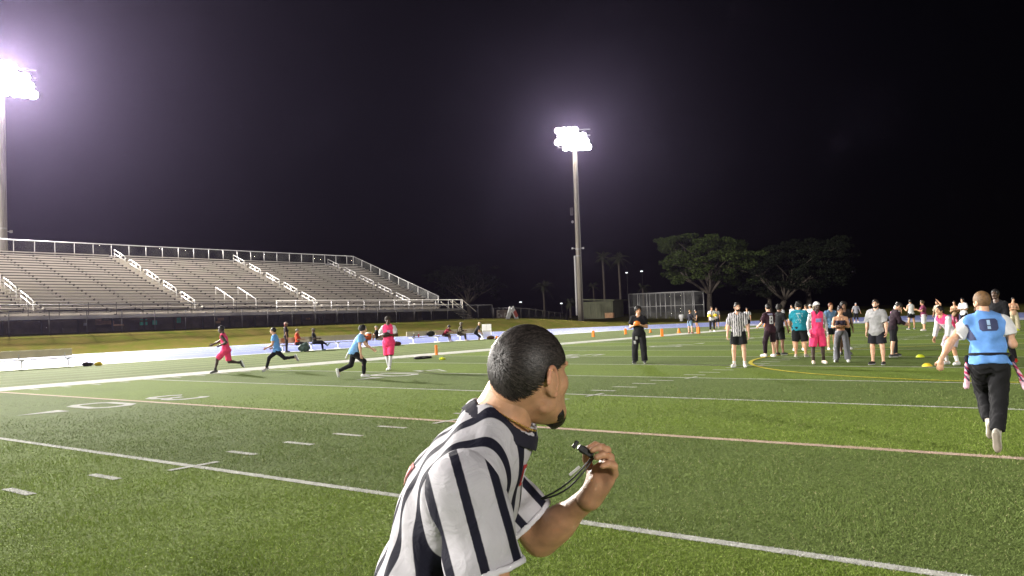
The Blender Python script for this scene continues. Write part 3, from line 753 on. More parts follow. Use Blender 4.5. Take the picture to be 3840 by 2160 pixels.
class Grid:
    def __init__(s, lo, hi, h):
        s.h = h; s.lo = np.asarray(lo, np.float64)-2*h; n = np.ceil((np.asarray(hi)+2*h-s.lo)/h).astype(int)+1
        s.ax = [s.lo[i]+h*np.arange(n[i]) for i in range(3)]; s.D = np.full(n, 0.3, np.float32)
    def win(s, lo, hi, pad):
        sl = []
        for i in range(3):
            a = int(np.floor((lo[i]-pad-s.lo[i])/s.h)); b = int(np.ceil((hi[i]+pad-s.lo[i])/s.h))+1
            a = max(a, 0); b = min(b, s.D.shape[i])
            if b <= a: return None
            sl.append(slice(a, b))
        return tuple(sl)
    def ev(s, fn, sl):
        return fn(s.ax[0][sl[0]][:, None, None], s.ax[1][sl[1]][None, :, None], s.ax[2][sl[2]][None, None, :]).astype(np.float32)
    def u(s, prim, k=0.03):
        sl = s.win(prim[1], prim[2], k+2.5*s.h)
        if sl is None: return
        a = s.D[sl]; b = s.ev(prim[0], sl)
        if k > 0:
            h = np.clip(0.5+0.5*(b-a)/k, 0, 1); s.D[sl] = b*(1-h)+a*h-k*h*(1-h)
        else: s.D[sl] = np.minimum(a, b)
    def sub(s, prim, k=0.01):
        sl = s.win(prim[1], prim[2], k+2.5*s.h)
        if sl is None: return
        a = -s.D[sl]; b = s.ev(prim[0], sl); h = np.clip(0.5+0.5*(b-a)/k, 0, 1); s.D[sl] = -(b*(1-h)+a*h-k*h*(1-h))
    def cut(s, p, n):
        """remove everything on the side n points to"""
        n = nrm(n); f = lambda X, Y, Z: (X-p[0])*n[0]+(Y-p[1])*n[1]+(Z-p[2])*n[2]
        s.D = np.maximum(s.D, s.ev(f, (slice(None),)*3))
    def wrinkle(s, amp, seed, freq=1.0, vert=1.0):
        rg = np.random.default_rng(seed); X, Y, Z = s.ax[0][:, None, None], s.ax[1][None, :, None], s.ax[2][None, None, :]
        k = rg.normal(size=(4, 3))*np.array([18*vert, 18*vert, 26/vert])*freq
        w1 = np.sin(X*k[0][0]*0.5+Y*k[0][1]*0.5+Z*k[0][2]*0.4)
        f = np.sin(X*k[1][0]+Y*k[1][1]+Z*k[1][2]+1.6*w1)+0.7*np.sin(X*k[2][0]*1.7+Y*k[2][1]*1.7+Z*k[2][2]*1.2+2.1*w1)+0.4*np.sin(X*k[3][0]*3+Y*k[3][1]*3+Z*k[3][2]*2)
        s.D = (s.D+amp*f*(np.abs(s.D) < 0.06)).astype(np.float32)
    def mesh(s):
        D = s.D; ins = D < 0
        n0, n1, n2 = D.shape
        cs = [(i, j, k) for i in (0, 1) for j in (0, 1) for k in (0, 1)]
        sub = lambda A, c: A[c[0]:n0-1+c[0], c[1]:n1-1+c[1], c[2]:n2-1+c[2]]
        cnt = sum(sub(ins, c).astype(np.int8) for c in cs)
        act = np.argwhere((cnt > 0) & (cnt < 8))
        if len(act) == 0: return np.zeros((0, 3)), np.zeros((0, 4), np.int32)
        I, J, K = act.T; vals = {c: D[I+c[0], J+c[1], K+c[2]] for c in cs}
        acc = np.zeros((len(act), 3)); num = np.zeros(len(act))
        for a in cs:
            for ax in range(3):
                if a[ax]: continue
                b = list(a); b[ax] = 1; b = tuple(b); va, vb = vals[a], vals[b]
                x = (va < 0) != (vb < 0); t = np.where(x, va/np.where(x, va-vb, 1), 0)
                p = np.tile(np.array(a, float), (len(act), 1)); p[:, ax] += t
                acc += p*x[:, None]; num += x
        v = s.lo+s.h*(act+acc/num[:, None])
        ids = np.full((n0-1, n1-1, n2-1), -1, np.int32); ids[I, J, K] = np.arange(len(act))
        F = []
        for ax in range(3):
            o1, o2 = (ax+1) % 3, (ax+2) % 3
            A = ins[tuple(slice(0, -1) if i == ax else slice(None) for i in range(3))]; B = ins[tuple(slice(1, None) if i == ax else slice(None) for i in range(3))]
            e = np.argwhere(A != B)
            e = e[(e[:, o1] > 0) & (e[:, o2] > 0) & (e[:, o1] < ids.shape[o1]) & (e[:, o2] < ids.shape[o2])]
            fl = A[tuple(e.T)]
            q = []
            for d1, d2 in ((0, 0), (1, 0), (1, 1), (0, 1)):
                c = e.copy(); c[:, o1] -= d1; c[:, o2] -= d2; q.append(ids[tuple(c.T)])
            q = np.stack(q, 1); q[~fl] = q[~fl][:, ::-1]; F.append(q)
        F = np.concatenate(F); F = F[(F >= 0).all(1)]
        return v, F.astype(np.int32)
def bounds(prims):
    return np.min([p[1] for p in prims], 0), np.max([p[2] for p in prims], 0)
def solid(prims, h, k=0.03):
    lo, hi = bounds(prims); g = Grid(lo-k, hi+k, h)
    for p in prims: g.u(p, k)
    return g

def basis(up, fwd):
    up = nrm(up); f = np.asarray(fwd, float); f = nrm(f-up*np.dot(f, up)); r = np.cross(f, up)
    return np.array([r, f, up])
def rotv(v, ax, a):
    ax = nrm(ax); v = np.asarray(v, float); return v*math.cos(a)+np.cross(ax, v)*math.sin(a)+ax*np.dot(ax, v)*(1-math.cos(a))

def skeleton(p):
    """pose (limb directions as out, forward, up) -> joints, local x right, y forward, z up, for a 1.8 m figure"""
    J = {}
    lean, side, tw = R(p.get('lean', 3)), R(p.get('side', 0)), R(p.get('twist', 0))
    up = nrm(V3(math.sin(side), math.sin(lean), math.cos(lean)))
    f0 = V3(0, 1, 0); Pb = basis(nrm(V3(0, math.sin(lean*0.4), 1)), f0)
    Tb = basis(up, rotv(f0, (0, 0, 1), tw))
    pel = V3(0, 0, 0); J['pel'] = pel; J['Pb'] = Pb; J['Tb'] = Tb
    waist = pel+nrm(Pb[2]+up)*0.20; chest = waist+up*0.22; neck = chest+up*0.12
    J['waist'], J['chest'], J['neck'] = waist, chest, neck
    hy, hp, ht = R(p.get('hyaw', 0)), R(p.get('hpitch', 0)), R(p.get('htilt', 0))
    nd = nrm(up*0.7+V3(0, 0, 0.5)+Tb[1]*0.12)
    hf = rotv(Tb[1], (0, 0, 1), hy); hf = V3(hf[0], hf[1], 0); hf = nrm(hf)
    hup = nrm(V3(0, 0, 1)+up*0.25+hf*math.sin(-hp)*-1.0*0+V3(0, 0, 0)); hr = np.cross(hf, hup)
    hf = rotv(hf, hr, hp); hup = rotv(hup, hr, hp); hup = rotv(hup, hf, ht)
    J['Hb'] = basis(hup, hf); J['skull'] = neck+nd*0.075; J['head'] = J['skull']+hup*0.105+hf*0.022
    for s, sg in (('l', -1), ('r', 1)):
        g = lambda key, d: nrm(V3(*p.get(key+'_'+s, p.get(key, d)))*V3(sg, 1, 1))
        hip = pel+Pb[0]*0.095*sg-Pb[2]*0.05; kn = hip+g('th', (0.06, 0.02, -1))*0.425; an = kn+g('sh', (0.02, -0.02, -1))*0.415
        ft = g('ft', (0.22, 1, 0)); J['hip_'+s], J['kn_'+s], J['an_'+s], J['ft_'+s] = hip, kn, an, ft
        wide = p.get('shw', 0.185)
        sh = chest+Tb[0]*wide*sg+up*0.045; e = sh+g('ua', (0.22, -0.04, -1))*0.285; wr = e+g('fa', (0.08, 0.22, -1))*0.255
        hd = g('hd', tuple((wr-e)*V3(sg, 1, 1))); pn = g('pn', (-1, 0.15, 0.1)); pn = nrm(pn-hd*np.dot(pn, hd))
        J['sho_'+s], J['elb_'+s], J['wri_'+s], J['hd_'+s], J['pn_'+s] = sh, e, wr, hd, pn
    return J
def ground_shift(J, seat=None):
    z = []
    for s in 'lr':
        ft = J['ft_'+s]; z += [J['an_'+s][2]-0.085, J['an_'+s][2]+min(0, ft[2])*0.19-0.06]
    lo = min(z) if seat is None else J['pel'][2]-0.10-seat
    la, ra = J['an_l'], J['an_r']
    anc = (la+ra)/2 if abs(la[2]-ra[2]) < 0.12 else (la if la[2] < ra[2] else ra)
    off = V3(anc[0], anc[1], lo) if seat is None else V3(0, 0, lo)
    for k in J:
        if J[k].shape == (3,) and not k.startswith(('ft', 'hd', 'pn')): J[k] = J[k]-off
    return J

def torso_prims(J, b=1.0, o=0.0, fem=False):
    T, P = J['Tb'], J['Pb']; pr = []
    pr.append(el(J['pel']+P[2]*0.0, (0.165*b+o, 0.118*b+o, 0.14+o), P))
    pr.append(el(J['waist']-T[2]*0.02, ((0.135 if fem else 0.148)*b+o, 0.103*b+o, 0.17+o), T))
    pr.append(el(J['chest']-T[2]*0.06, ((0.155 if fem else 0.176)*b+o, 0.115*b+o, 0.18+o), T))
    s0, s1 = J['sho_l'], J['sho_r']; c = (s0+s1)/2
    pr.append(rc(s0*0.86+c*0.14-T[2]*0.015, s1*0.86+c*0.14-T[2]*0.015, 0.060*b+o, 0.060*b+o))
    for s in 'lr': pr.append(rc(J['neck']+T[2]*0.01, J['sho_'+s]*0.8+J['neck']*0.2-T[2]*0.015, 0.056+o, 0.048*b+o))
    if fem: pr += [el(J['chest']-T[2]*0.09+T[1]*0.095+T[0]*0.065*q, (0.06+o, 0.05+o, 0.06+o), T) for q in (-1, 1)]
    for s in 'lr': pr.append(el(J['pel']-P[1]*0.055-P[2]*0.04+P[0]*(0.075 if s == 'r' else -0.075), (0.085*b+o, 0.085*b+o, 0.095+o), P))
    return pr
def head_prims(J, fine=True):
    H, c = J['Hb'], J['head']; L = lambda x, y, z: c+H[0]*x+H[1]*y+H[2]*z
    pr = [el(L(0, -0.012, 0.028), (0.076, 0.098, 0.092), H), el(L(0, 0.022, -0.030), (0.062, 0.070, 0.075), H),
          el(L(0, 0.048, -0.078), (0.040, 0.042, 0.034), H), rc(J['neck']-J['Tb'][2]*0.03, J['skull']+H[2]*0.03-H[1]*0.008, 0.066, 0.057)]
    if fine:
        pr += [rc(L(0, 0.088, 0.020), L(0, 0.112, -0.022), 0.009, 0.015), el(L(0, 0.098, -0.028), (0.018, 0.013, 0.009), H),
               el(L(0, 0.080, 0.034), (0.055, 0.016, 0.010), H), el(L(0, 0.084, -0.054), (0.024, 0.011, 0.010), H),
               el(L(0, 0.083, -0.086), (0.020, 0.014, 0.016), H)]
        for q in (-1, 1):
            pr += [el(L(q*0.079, -0.012, -0.004), (0.009, 0.020, 0.033), H), el(L(q*0.046, 0.056, -0.012), (0.018, 0.018, 0.020), H), rc(L(q*0.050, -0.002, -0.058), L(q*0.02, 0.070, -0.088), 0.020, 0.018)]
    return pr
def head_cuts(J):
    H, c = J['Hb'], J['head']; L = lambda x, y, z: c+H[0]*x+H[1]*y+H[2]*z
    return [el(L(q*0.031, 0.096, 0.014), (0.017, 0.011, 0.009), H) for q in (-1, 1)]
def hand_prims(J, s, curl=0.5, fist=False, spread=0.06):
    """palm, four jointed fingers of unequal length and a thumb leaving the side of the palm"""
    w_, d, pn = J['wri_'+s], nrm(J['hd_'+s]), J['pn_'+s]
    side = np.cross(d, pn); sg = 1 if s == 'r' else -1; th = side*sg     # towards the thumb
    B = np.array([th, pn, d]); pr = [el(w_+d*0.050, (0.040, 0.016, 0.052), B), rc(w_-d*0.02, w_+d*0.03, 0.026, 0.026), el(w_+d*0.035+th*0.022+pn*0.008, (0.018, 0.016, 0.032), B)]
    for i, (off, ln) in enumerate(((0.030, 0.076), (0.010, 0.084), (-0.010, 0.079), (-0.029, 0.062))):
        p = w_+d*(0.088-abs(off-0.008)*0.25)+th*off; a = 0.0; dd = nrm(d+th*off*spread*20)
        for q, (fr, rad) in enumerate(((0.45, 0.0098), (0.32, 0.0090), (0.23, 0.0082))):
            a += curl*(0.9 if q == 0 else 1.05); dv = dd*math.cos(a)+pn*math.sin(a); e = p+dv*ln*fr
            pr.append(rc(p, e, rad, rad*0.94)); p = e
    p = w_+d*0.028+th*0.034+pn*0.006
    for ln, dv in ((0.038, nrm(d*0.62+th*0.62+pn*0.35)), (0.030, nrm(d*0.85+th*0.15+pn*0.5*(0.4+curl)))):
        e = p+dv*ln; pr.append(rc(p, e, 0.0115, 0.0095)); p = e
    return pr
def limb_prims(J, b=1.0, legs=True):
    pr = []
    for s in 'lr':
        sh, e, w_ = J['sho_'+s], J['elb_'+s], J['wri_'+s]
        pr += [rc(sh, e, 0.053*b, 0.041*b), el(sh*0.55+e*0.45, (0.050*b, 0.052*b, 0.085), basis(e-sh, (0, 1, 0.01))), rc(e, w_, 0.040*b, 0.027), el(e*0.72+w_*0.28, (0.043*b, 0.043*b, 0.075), basis(w_-e, (0, 1, 0.013)))]
        if legs:
            h_, k, a = J['hip_'+s], J['kn_'+s], J['an_'+s]
            pr += [rc(h_, k, 0.092*b, 0.056*b), rc(k, a, 0.053*b, 0.036)]
            bk = nrm(np.cross(J['Pb'][0], nrm(a-k)))
            if np.dot(bk, J['Pb'][1]) > 0: bk = -bk
            pr += [el(k*0.68+a*0.32+bk*0.016, (0.050*b, 0.050*b, 0.11), basis(a-k, (0, 1, 0.013))), rc(a, a-V3(0, 0, 0.02)+J['ft_'+s]*0.10, 0.034, 0.026)]
    return pr

SKIN = dict(fair=(0.62, 0.36, 0.25), tan=(0.50, 0.27, 0.16), olive=(0.42, 0.23, 0.14), brown=(0.20, 0.10, 0.06), dark=(0.075, 0.040, 0.027), black=(0.045, 0.026, 0.020))
def shell_obj(name, g, mt, root, col, paint=None, smooth=True, attrs=None):
    v, f = g.mesh()
    c = np.tile(np.array(col, np.float32), (len(v), 1))
    if paint is not None: c = paint(v, c)
    at = attrs(v) if attrs else None
    return mesh_obj(name, v, f, mt, root, smooth, col=c, attrs=at)

def person(label, pos, heading, height=1.8, pose=None, skin='tan', top=None, bottom=None, shoes=(0.6, 0.6, 0.6), hair=('short', (0.02, 0.015, 0.012)),
           group=None, b=1.0, fem=False, h=0.017, fine=True, seat=None, extras=None, J=None, socks=None, beard=None, curl=0.5, seed=None, ground=0.0, sleeve_skin=None, gloves=None, hh=None, neckw=0.0, skin_mat=None):
    pose = pose or {}; seed = seed if seed is not None else int(abs(pos[0]*131+pos[1]*37)) % 9999
    J = J or ground_shift(skeleton(pose), seat)
    root = tag(empty('person', (pos[0], pos[1], 0.012+ground)), label, 'person', group)
    root.rotation_euler = (0, 0, R(heading-90)); s_ = height/1.8; root.scale = (s_, s_, s_)
    sk = np.array(SKIN[skin] if isinstance(skin, str) else skin)
    # body -------------------------------------------------------------
    g = solid(torso_prims(J, b, 0.0, fem)+limb_prims(J, b)+[rc(J['neck']-J['Tb'][2]*0.03, J['skull']+J['Hb'][2]*0.03, 0.064+neckw, 0.056+neckw)], h, 0.035)
    parts = [g.mesh()]
    gh = solid(head_prims(J, fine), hh or (0.0075 if fine else 0.012), 0.023)
    if fine:
        for c_ in head_cuts(J): gh.sub(c_, 0.008)
    parts.append(gh.mesh())
    if fine:
        for s in 'lr':
            cu = curl[s] if isinstance(curl, dict) else curl
            gp = solid(hand_prims(J, s, cu), min(0.0055, h*0.5), 0.006); e_, w_ = J['elb_'+s], J['wri_'+s]
            gp.u(rc(w_-nrm(w_-e_)*0.035, w_+J['hd_'+s]*0.022, 0.0275, 0.026), 0.018); parts.append(gp.mesh())
    else:
        for s in 'lr':
            w_, d = J['wri_'+s], J['hd_'+s]; B = basis(d, J['pn_'+s])
            parts.append(solid([el(w_+d*0.05, (0.040, 0.018, 0.06), B), rc(w_+d*0.09+B[0]*0.02, w_+d*0.15+B[0]*0.02, 0.014, 0.010), rc(w_+d*0.09-B[0]*0.015, w_+d*0.16-B[0]*0.015, 0.014, 0.010), rc(w_+d*0.03+B[0]*0.03, w_+d*0.08+B[0]*0.055, 0.013, 0.010)], 0.009, 0.008).mesh())
    n = 0; vs_, fs_ = [], []
    for v, f in parts: vs_.append(v); fs_.append(f+n); n += len(v)
    v = np.concatenate(vs_); f = np.concatenate(fs_)
    c = np.tile(sk.astype(np.float32), (len(v), 1))
    q = (v-J['head']) @ J['Hb'].T
    near = np.linalg.norm(q, axis=1) < 0.17
    dark = sk*0.25
    if fine:
        for sx in (-1, 1):
            eye = near & (((q[:, 0]-sx*0.031)/0.016)**2+((q[:, 2]-0.014)/0.007)**2 < 1) & (q[:, 1] > 0.06); c[eye] = (0.05, 0.035, 0.03)
            brow = near & (((q[:, 0]-sx*0.032)/0.022)**2+((q[:, 2]-0.034)/0.006)**2 < 1) & (q[:, 1] > 0.06); c[brow] = dark*0.5
        lip = near & ((q[:, 0]/0.024)**2+((q[:, 2]+0.054)/0.009)**2 < 1) & (q[:, 1] > 0.06); c[lip] = sk*np.array([0.75, 0.55, 0.6])
    if sleeve_skin is not None:
        for s in 'lr':
            e, w_ = J['elb_'+s], J['wri_'+s]; 
            for a_, b_ in ((J['sho_'+s], e), (e, w_)):
                d = b_-a_; L_ = np.linalg.norm(d); d = d/L_; t = (v-a_) @ d; rd = np.linalg.norm(v-a_-np.outer(t, d), axis=1)
                c[(t > -0.02) & (t < L_) & (rd < 0.075)] = sleeve_skin
    if gloves is not None:
        for s in 'lr': c[((v-J['wri_'+s]) @ J['hd_'+s] > -0.02) & (np.linalg.norm(v-J['wri_'+s]-J['hd_'+s]*0.08, axis=1) < 0.14)] = gloves
    body = mesh_obj('body', v, f, skin_mat or M_SKIN, root, True, col=c)
    # clothing ----------------------------------------------------------
    T, P = J['Tb'], J['Pb']
    def shirt(o=0.020, sleeve=0.62, hem=-0.14, col=(0.5, 0.5, 0.5), paint=None, flare=0.022, neck_r=0.075, wr=0.004, vneck=0.0, nm='shirt', loose=0.0, mt=None, res=None, attrs=None, crop=None):
        pr = torso_prims(J, b, o+loose*0.5, fem); g = solid(pr+[el(J['pel']-P[2]*0.05, (0.165*b+o+flare, 0.12*b+o+flare, 0.18), P)], res or h*0.9, 0.04)
        g.cut(J['pel']+P[2]*hem, -P[2])
        if crop is not None: g.cut(J['chest']+T[2]*crop, T[2])
        g.sub(rc(J['neck']-T[2]*0.01+T[1]*0.02, J['neck']+T[2]*0.2, neck_r, neck_r+0.03), 0.01)
        if vneck: g.sub(rc(J['neck']+T[1]*0.10-T[2]*vneck, J['neck']+T[1]*0.06+T[2]*0.05, 0.02, 0.075), 0.012)
        if sleeve is None: pass
        elif sleeve <= 0:
            for s in 'lr': g.sub(rc(J['sho_'+s]+(J['sho_'+s]-J['chest'])*0.35-T[2]*0.09, J['sho_'+s]+(J['sho_'+s]-J['chest'])*0.30+T[2]*0.08, 0.088, 0.075), 0.012)
        else:
            for s in 'lr':
                sh, e, w_ = J['sho_'+s], J['elb_'+s], J['wri_'+s]
                if sleeve <= 1: g.u(rc(sh-(e-sh)*0.05, sh+(e-sh)*sleeve, 0.060*b+o, (0.060+0.012*(1-sleeve))*b+o+loose, flat=True), 0.03)
                else:
                    g.u(rc(sh, e, 0.058*b+o, 0.046*b+o), 0.03); g.u(rc(e, e+(w_-e)*(sleeve-1), 0.046*b+o, 0.036+o, flat=True), 0.02)
        if wr: g.wrinkle(wr, seed+3)
        pt = (lambda v, c: paint((v-J['chest']) @ T.T, c)) if paint else None
        return shell_obj(nm, g, mt or M_CLOTH, root, col, pt, attrs=attrs)
    def legs(o=0.022, length=0.75, col=(0.02, 0.02, 0.02), paint=None, nm='shorts', flare=0.0, wr=0.004, topz=0.02, one=None):
        pr = [el(J['pel'], (0.165*b+o, 0.118*b+o, 0.14+o), P)]+[el(J['pel']-P[1]*0.055-P[2]*0.04+P[0]*0.075*q, (0.085*b+o, 0.085*b+o, 0.095+o), P) for q in (-1, 1)]
        g = solid(pr+[rc(J['hip_'+s], J['kn_'+s], 0.1, 0.1) for s in 'lr'][:0], h*0.9, 0.03)
        lo, hi = bounds(pr+[rc(J['hip_'+s], J['kn_'+s], 0.14, 0.14) for s in 'lr']+[rc(J['kn_'+s], J['an_'+s], 0.12, 0.12) for s in 'lr'])
        g = Grid(lo, hi, h*0.9)
        for p_ in pr: g.u(p_, 0.03)
        g.cut(J['pel']+P[2]*topz, P[2])
        for s in 'lr':
            h_, k, a = J['hip_'+s], J['kn_'+s], J['an_'+s]; L_ = length if one is None else one[s]
            if L_ <= 1: g.u(rc(h_-(k-h_)*0.05, h_+(k-h_)*L_, 0.096*b+o, (0.058+0.034*(1-L_))*b+o+0.012+flare, flat=True), 0.03)
            else:
                g.u(rc(h_, k, 0.094*b+o, 0.060*b+o+flare*0.4), 0.03); g.u(rc(k, k+(a-k)*(L_-1), 0.060*b+o+flare*0.4, 0.040+o+flare, flat=True), 0.025)
        if wr: g.wrinkle(wr, seed+5, 1.0, 1.5)
        pt = (lambda v, c: paint((v-J['pel']) @ P.T, c)) if paint else None
        return shell_obj(nm, g, M_CLOTH, root, col, pt)
    def shoe(col, sole=(0.7, 0.7, 0.68)):
        for s in 'lr':
            a, ft = J['an_'+s], nrm(J['ft_'+s]); up = nrm(a-J['kn_'+s])*-1.0
            up = nrm(up-ft*np.dot(up, ft)) if abs(np.dot(up, ft)) < 0.95 else basis(ft, (0, 0, 1))[1]
            B = np.array([np.cross(ft, up), ft, up]); c0 = a-up*0.035
            pr = [el(c0+ft*0.055, (0.046, 0.145, 0.055), B), el(c0-ft*0.03, (0.042, 0.06, 0.06), B), rc(c0+up*0.01, a+up*0.015, 0.046, 0.043, flat=True), el(c0+ft*0.13-up*0.012, (0.047, 0.075, 0.042), B)]
            g = solid(pr, min(h, 0.012), 0.02); g.cut(a-up*0.083, -up)
            def pt(v, c, a=a, up=up):
                c[(v-a) @ up < -0.058] = sole; return c
            shell_obj('shoe', g, M_SHOE, root, col, pt)
    if socks is not None:
        for s in 'lr':
            k, a = J['kn_'+s], J['an_'+s]; t0 = socks[1]
            g = solid([rc(a+(k-a)*t0, a, 0.036+0.028*t0+0.006, 0.042, flat0=True)], min(h, 0.013), 0.01); shell_obj('sock', g, M_CLOTH, root, socks[0])
    if shoes is not None: shoe(shoes[0] if isinstance(shoes[0], tuple) else shoes, shoes[1] if isinstance(shoes[0], tuple) else (0.7, 0.7, 0.68))
    if bottom: legs(**bottom)
    for tp in ([top] if isinstance(top, dict) else (top or [])): shirt(**tp)
    # hair --------------------------------------------------------------
    if hair:
        st, hc = hair[0], hair[1]; H, c0 = J['Hb'], J['head']; L = lambda x, y, z: c0+H[0]*x+H[1]*y+H[2]*z
        rs = 0.0085 if fine else 0.014
        if st in ('short', 'fade', 'curly', 'bun', 'pony', 'long', 'band', 'crop', 'dreads', 'flat'):
            o = dict(short=0.014, fade=0.009, curly=0.034, bun=0.016, pony=0.016, long=0.022, band=0.022, crop=0.012, dreads=0.03, flat=0.016)[st]
            pr = [el(L(0, -0.014, 0.030), (0.076+o, 0.098+o, 0.092+o), H)]
            if st == 'short' or st == 'fade': pr = [el(L(0, -0.010, 0.036), (0.077+o*0.8, 0.097+o, 0.092+o*1.3), H)]
            if st == 'curly': pr = [el(L(0, -0.014, 0.045), (0.076+o, 0.092+o, 0.085+o), H)]
            if st in ('long', 'dreads'): pr += [rc(L(q*0.06, -0.05, 0.0), L(q*0.07, -0.06, -0.16), 0.045, 0.03) for q in (-1, 0, 1)]
            if st == 'bun': pr.append(el(L(0, -0.06, 0.135), (0.045, 0.045, 0.04), H))
            if st == 'pony': pr += [rc(L(0, -0.12, 0.06), L(0, -0.16, -0.08), 0.032, 0.018)]
            g = solid(pr, rs, 0.012)
            # leave the face, the ears and the nape free
            g.sub(el(L(0, 0.110, -0.045), (0.085, 0.105, 0.118), H), 0.012)
            g.sub(el(L(0, 0.02, -0.115), (0.12, 0.10, 0.105), H) if st not in ('long', 'dreads') else el(L(0, 0.08, -0.115), (0.07, 0.10, 0.105), H), 0.012)
            if st not in ('long', 'dreads', 'curly', 'pony', 'bun'): g.cut(L(0, 0, -0.052), -H[2]+H[1]*0.25)
            if st in ('curly', 'dreads'): g.wrinkle(0.006, seed, 4.0)
            shell_obj('hair', g, M_HAIR, root, hc)
        if st in ('cap', 'capback', 'visor'):
            g = solid([el(L(0, -0.012, 0.040), (0.088, 0.108, 0.096), H)], rs, 0.01); g.cut(L(0, 0, 0.030), -H[2])
            sg = -1 if st == 'capback' else 1
            g.u(rc(L(0.03, 0.06*sg, 0.036), L(0.02, 0.155*sg, 0.028), 0.026, 0.020), 0.012); g.u(rc(L(-0.03, 0.06*sg, 0.036), L(-0.02, 0.155*sg, 0.028), 0.026, 0.020), 0.012)
            shell_obj('cap', g, M_CLOTH, root, hc)
            if len(hair) > 2:
                g = solid([el(L(0, -0.016, 0.010), (0.085, 0.100, 0.09), H)]+([rc(L(q*0.06, -0.05, 0.0), L(q*0.07, -0.06, -0.15), 0.04, 0.025) for q in (-1, 0, 1)] if len(hair) > 3 else []), rs, 0.012)
                g.sub(el(L(0, 0.105, -0.045), (0.085, 0.105, 0.118), H), 0.012); g.sub(el(L(0, 0.03, -0.115), (0.12, 0.10, 0.10), H), 0.012)
                shell_obj('hair', g, M_HAIR, root, hair[2])
    if beard:
        H, c0 = J['Hb'], J['head']; L = lambda x, y, z: c0+H[0]*x+H[1]*y+H[2]*z
        g = solid([el(L(0, 0.048, -0.080), (0.052, 0.055, 0.046), H)]+[rc(L(q*0.062, 0.0, -0.035), L(q*0.035, 0.062, -0.082), 0.020, 0.022) for q in (-1, 1)], 0.0085, 0.012)
        g.sub(el(L(0, 0.100, -0.045), (0.026, 0.03, 0.016), H), 0.008); shell_obj('beard', g, M_HAIR, root, beard)
    if extras: extras(root, J, s_)
    return root, J, body

# ------------------------------------------------------------------ the people on and around the field
BLACK, NAVY, WHITE, PINK, BLUE = (0.010, 0.010, 0.012), (0.014, 0.017, 0.04), (0.62, 0.62, 0.64), (0.80, 0.055, 0.17), (0.14, 0.34, 0.74)
GREY, LGREY, TEAL, MAROON, CREAM = (0.22, 0.22, 0.23), (0.40, 0.40, 0.42), (0.015, 0.20, 0.27), (0.10, 0.012, 0.035), (0.55, 0.47, 0.36)
DKHAIR, BRHAIR, BLOND = (0.010, 0.008, 0.008), (0.06, 0.035, 0.02), (0.30, 0.17, 0.07)
GP, GF, GB = 'players on the field', 'people farther down the field', 'people by the sideline benches'
def stripes(period, frac, dark=(0.015, 0.015, 0.02), ph=0.0):
    def f(q, c):
        m = ((q[:, 0]+0.004*np.sin(q[:, 2]*40)+ph)/period) % 1.0 < frac; c[m] = dark; return c
    return f
def block(u0, u1, v0, v1, col, front=1, holes=()):
    def f(q, c):
        m = (q[:, 0]*front > u0) & (q[:, 0]*front < u1) & (q[:, 2] > v0) & (q[:, 2] < v1) & (q[:, 1]*front > 0.02)
        for a, b_, d, e in holes: m &= ~((q[:, 0]*front > a) & (q[:, 0]*front < b_) & (q[:, 2] > d) & (q[:, 2] < e))
        c[m] = col; return c
    return f
def both(*fs):
    def f(q, c):
        for g in fs: c = g(q, c)
        return c
    return f
def scribble(col, seed, front=-1):
    rg = np.random.default_rng(seed)
    a = rg.normal(size=(3, 2))*60
    def f(q, c):
        s = sum(np.sin(q[:, 0]*k[0]+q[:, 2]*k[1]*1.4) for k in a)
        m = (s > 1.1) & (np.abs(q[:, 0]) < 0.12) & (q[:, 2] < 0.05) & (q[:, 2] > -0.27) & (q[:, 1]*front > 0.02)
        m |= (np.abs(q[:, 0]) < 0.06) & (np.abs(q[:, 2]-0.035) < 0.02) & (q[:, 1]*front > 0.02)
        c[m] = col; return c
    return f

# runners of the play in progress
RUNA = dict(lean=12, hpitch=-5, th_l=(0.05, 0.95, -1), sh_l=(0, 0.2, -1), ft_l=(0.1, 1, -0.25), th_r=(0.05, -0.15, -1), sh_r=(0, -1, -0.12), ft_r=(0.1, -0.4, -1),
            ua_r=(0.25, 0.75, -0.6), fa_r=(0.0, 1, -0.45), ua_l=(0.25, -0.8, -1), fa_l=(-0.1, 1, -0.4))
person('dark skinned runner in red pink kit sprinting along the sideline', (17.5, 27.0), 130, 1.80, RUNA, 'black',
       dict(col=(0.74, 0.06, 0.16), sleeve=0, hem=-0.10, wr=0.005), dict(col=(0.74, 0.06, 0.16), length=0.92, flare=0.01), (0.04, 0.04, 0.04), ('short', DKHAIR), GP, socks=((0.03, 0.03, 0.03), 0.25))
RUNB = dict(lean=10, th_r=(0.05, 1.0, -0.8), sh_r=(0, 0.3, -1), ft_r=(0.1, 1, -0.4), th_l=(0.05, -0.85, -0.8), sh_l=(0, -1, 0.08), ft_l=(0.1, -0.5, -1),
            ua_l=(0.25, 0.1, -1), fa_l=(0, 1, -0.5), ua_r=(0.3, -0.3, -1), fa_r=(-0.1, 0.9, -0.5))
person('runner in light blue top and black leggings chasing the pink runner', (18.75, 25.7), 128, 1.70, RUNB, 'tan',
       dict(col=BLUE, sleeve=0.5, hem=-0.10), dict(col=BLACK, length=1.95, o=0.012, nm='leggings', wr=0.002), (0.2, 0.2, 0.21), ('flat', DKHAIR), GP)
RUNC = dict(lean=30, hpitch=8, hyaw=5, th_r=(0.06, 0.95, -0.85), sh_r=(0, -0.05, -1), ft_r=(0.1, 1, 0), th_l=(0.06, -0.3, -1), sh_l=(0.02, -1, -0.42), ft_l=(0.1, 0.2, -1),
            ua_r=(0.12, 0.0, -1), fa_r=(0.0, 0.1, -1), ua_l=(0.2, 0.6, -1), fa_l=(0, 0.8, -0.6))
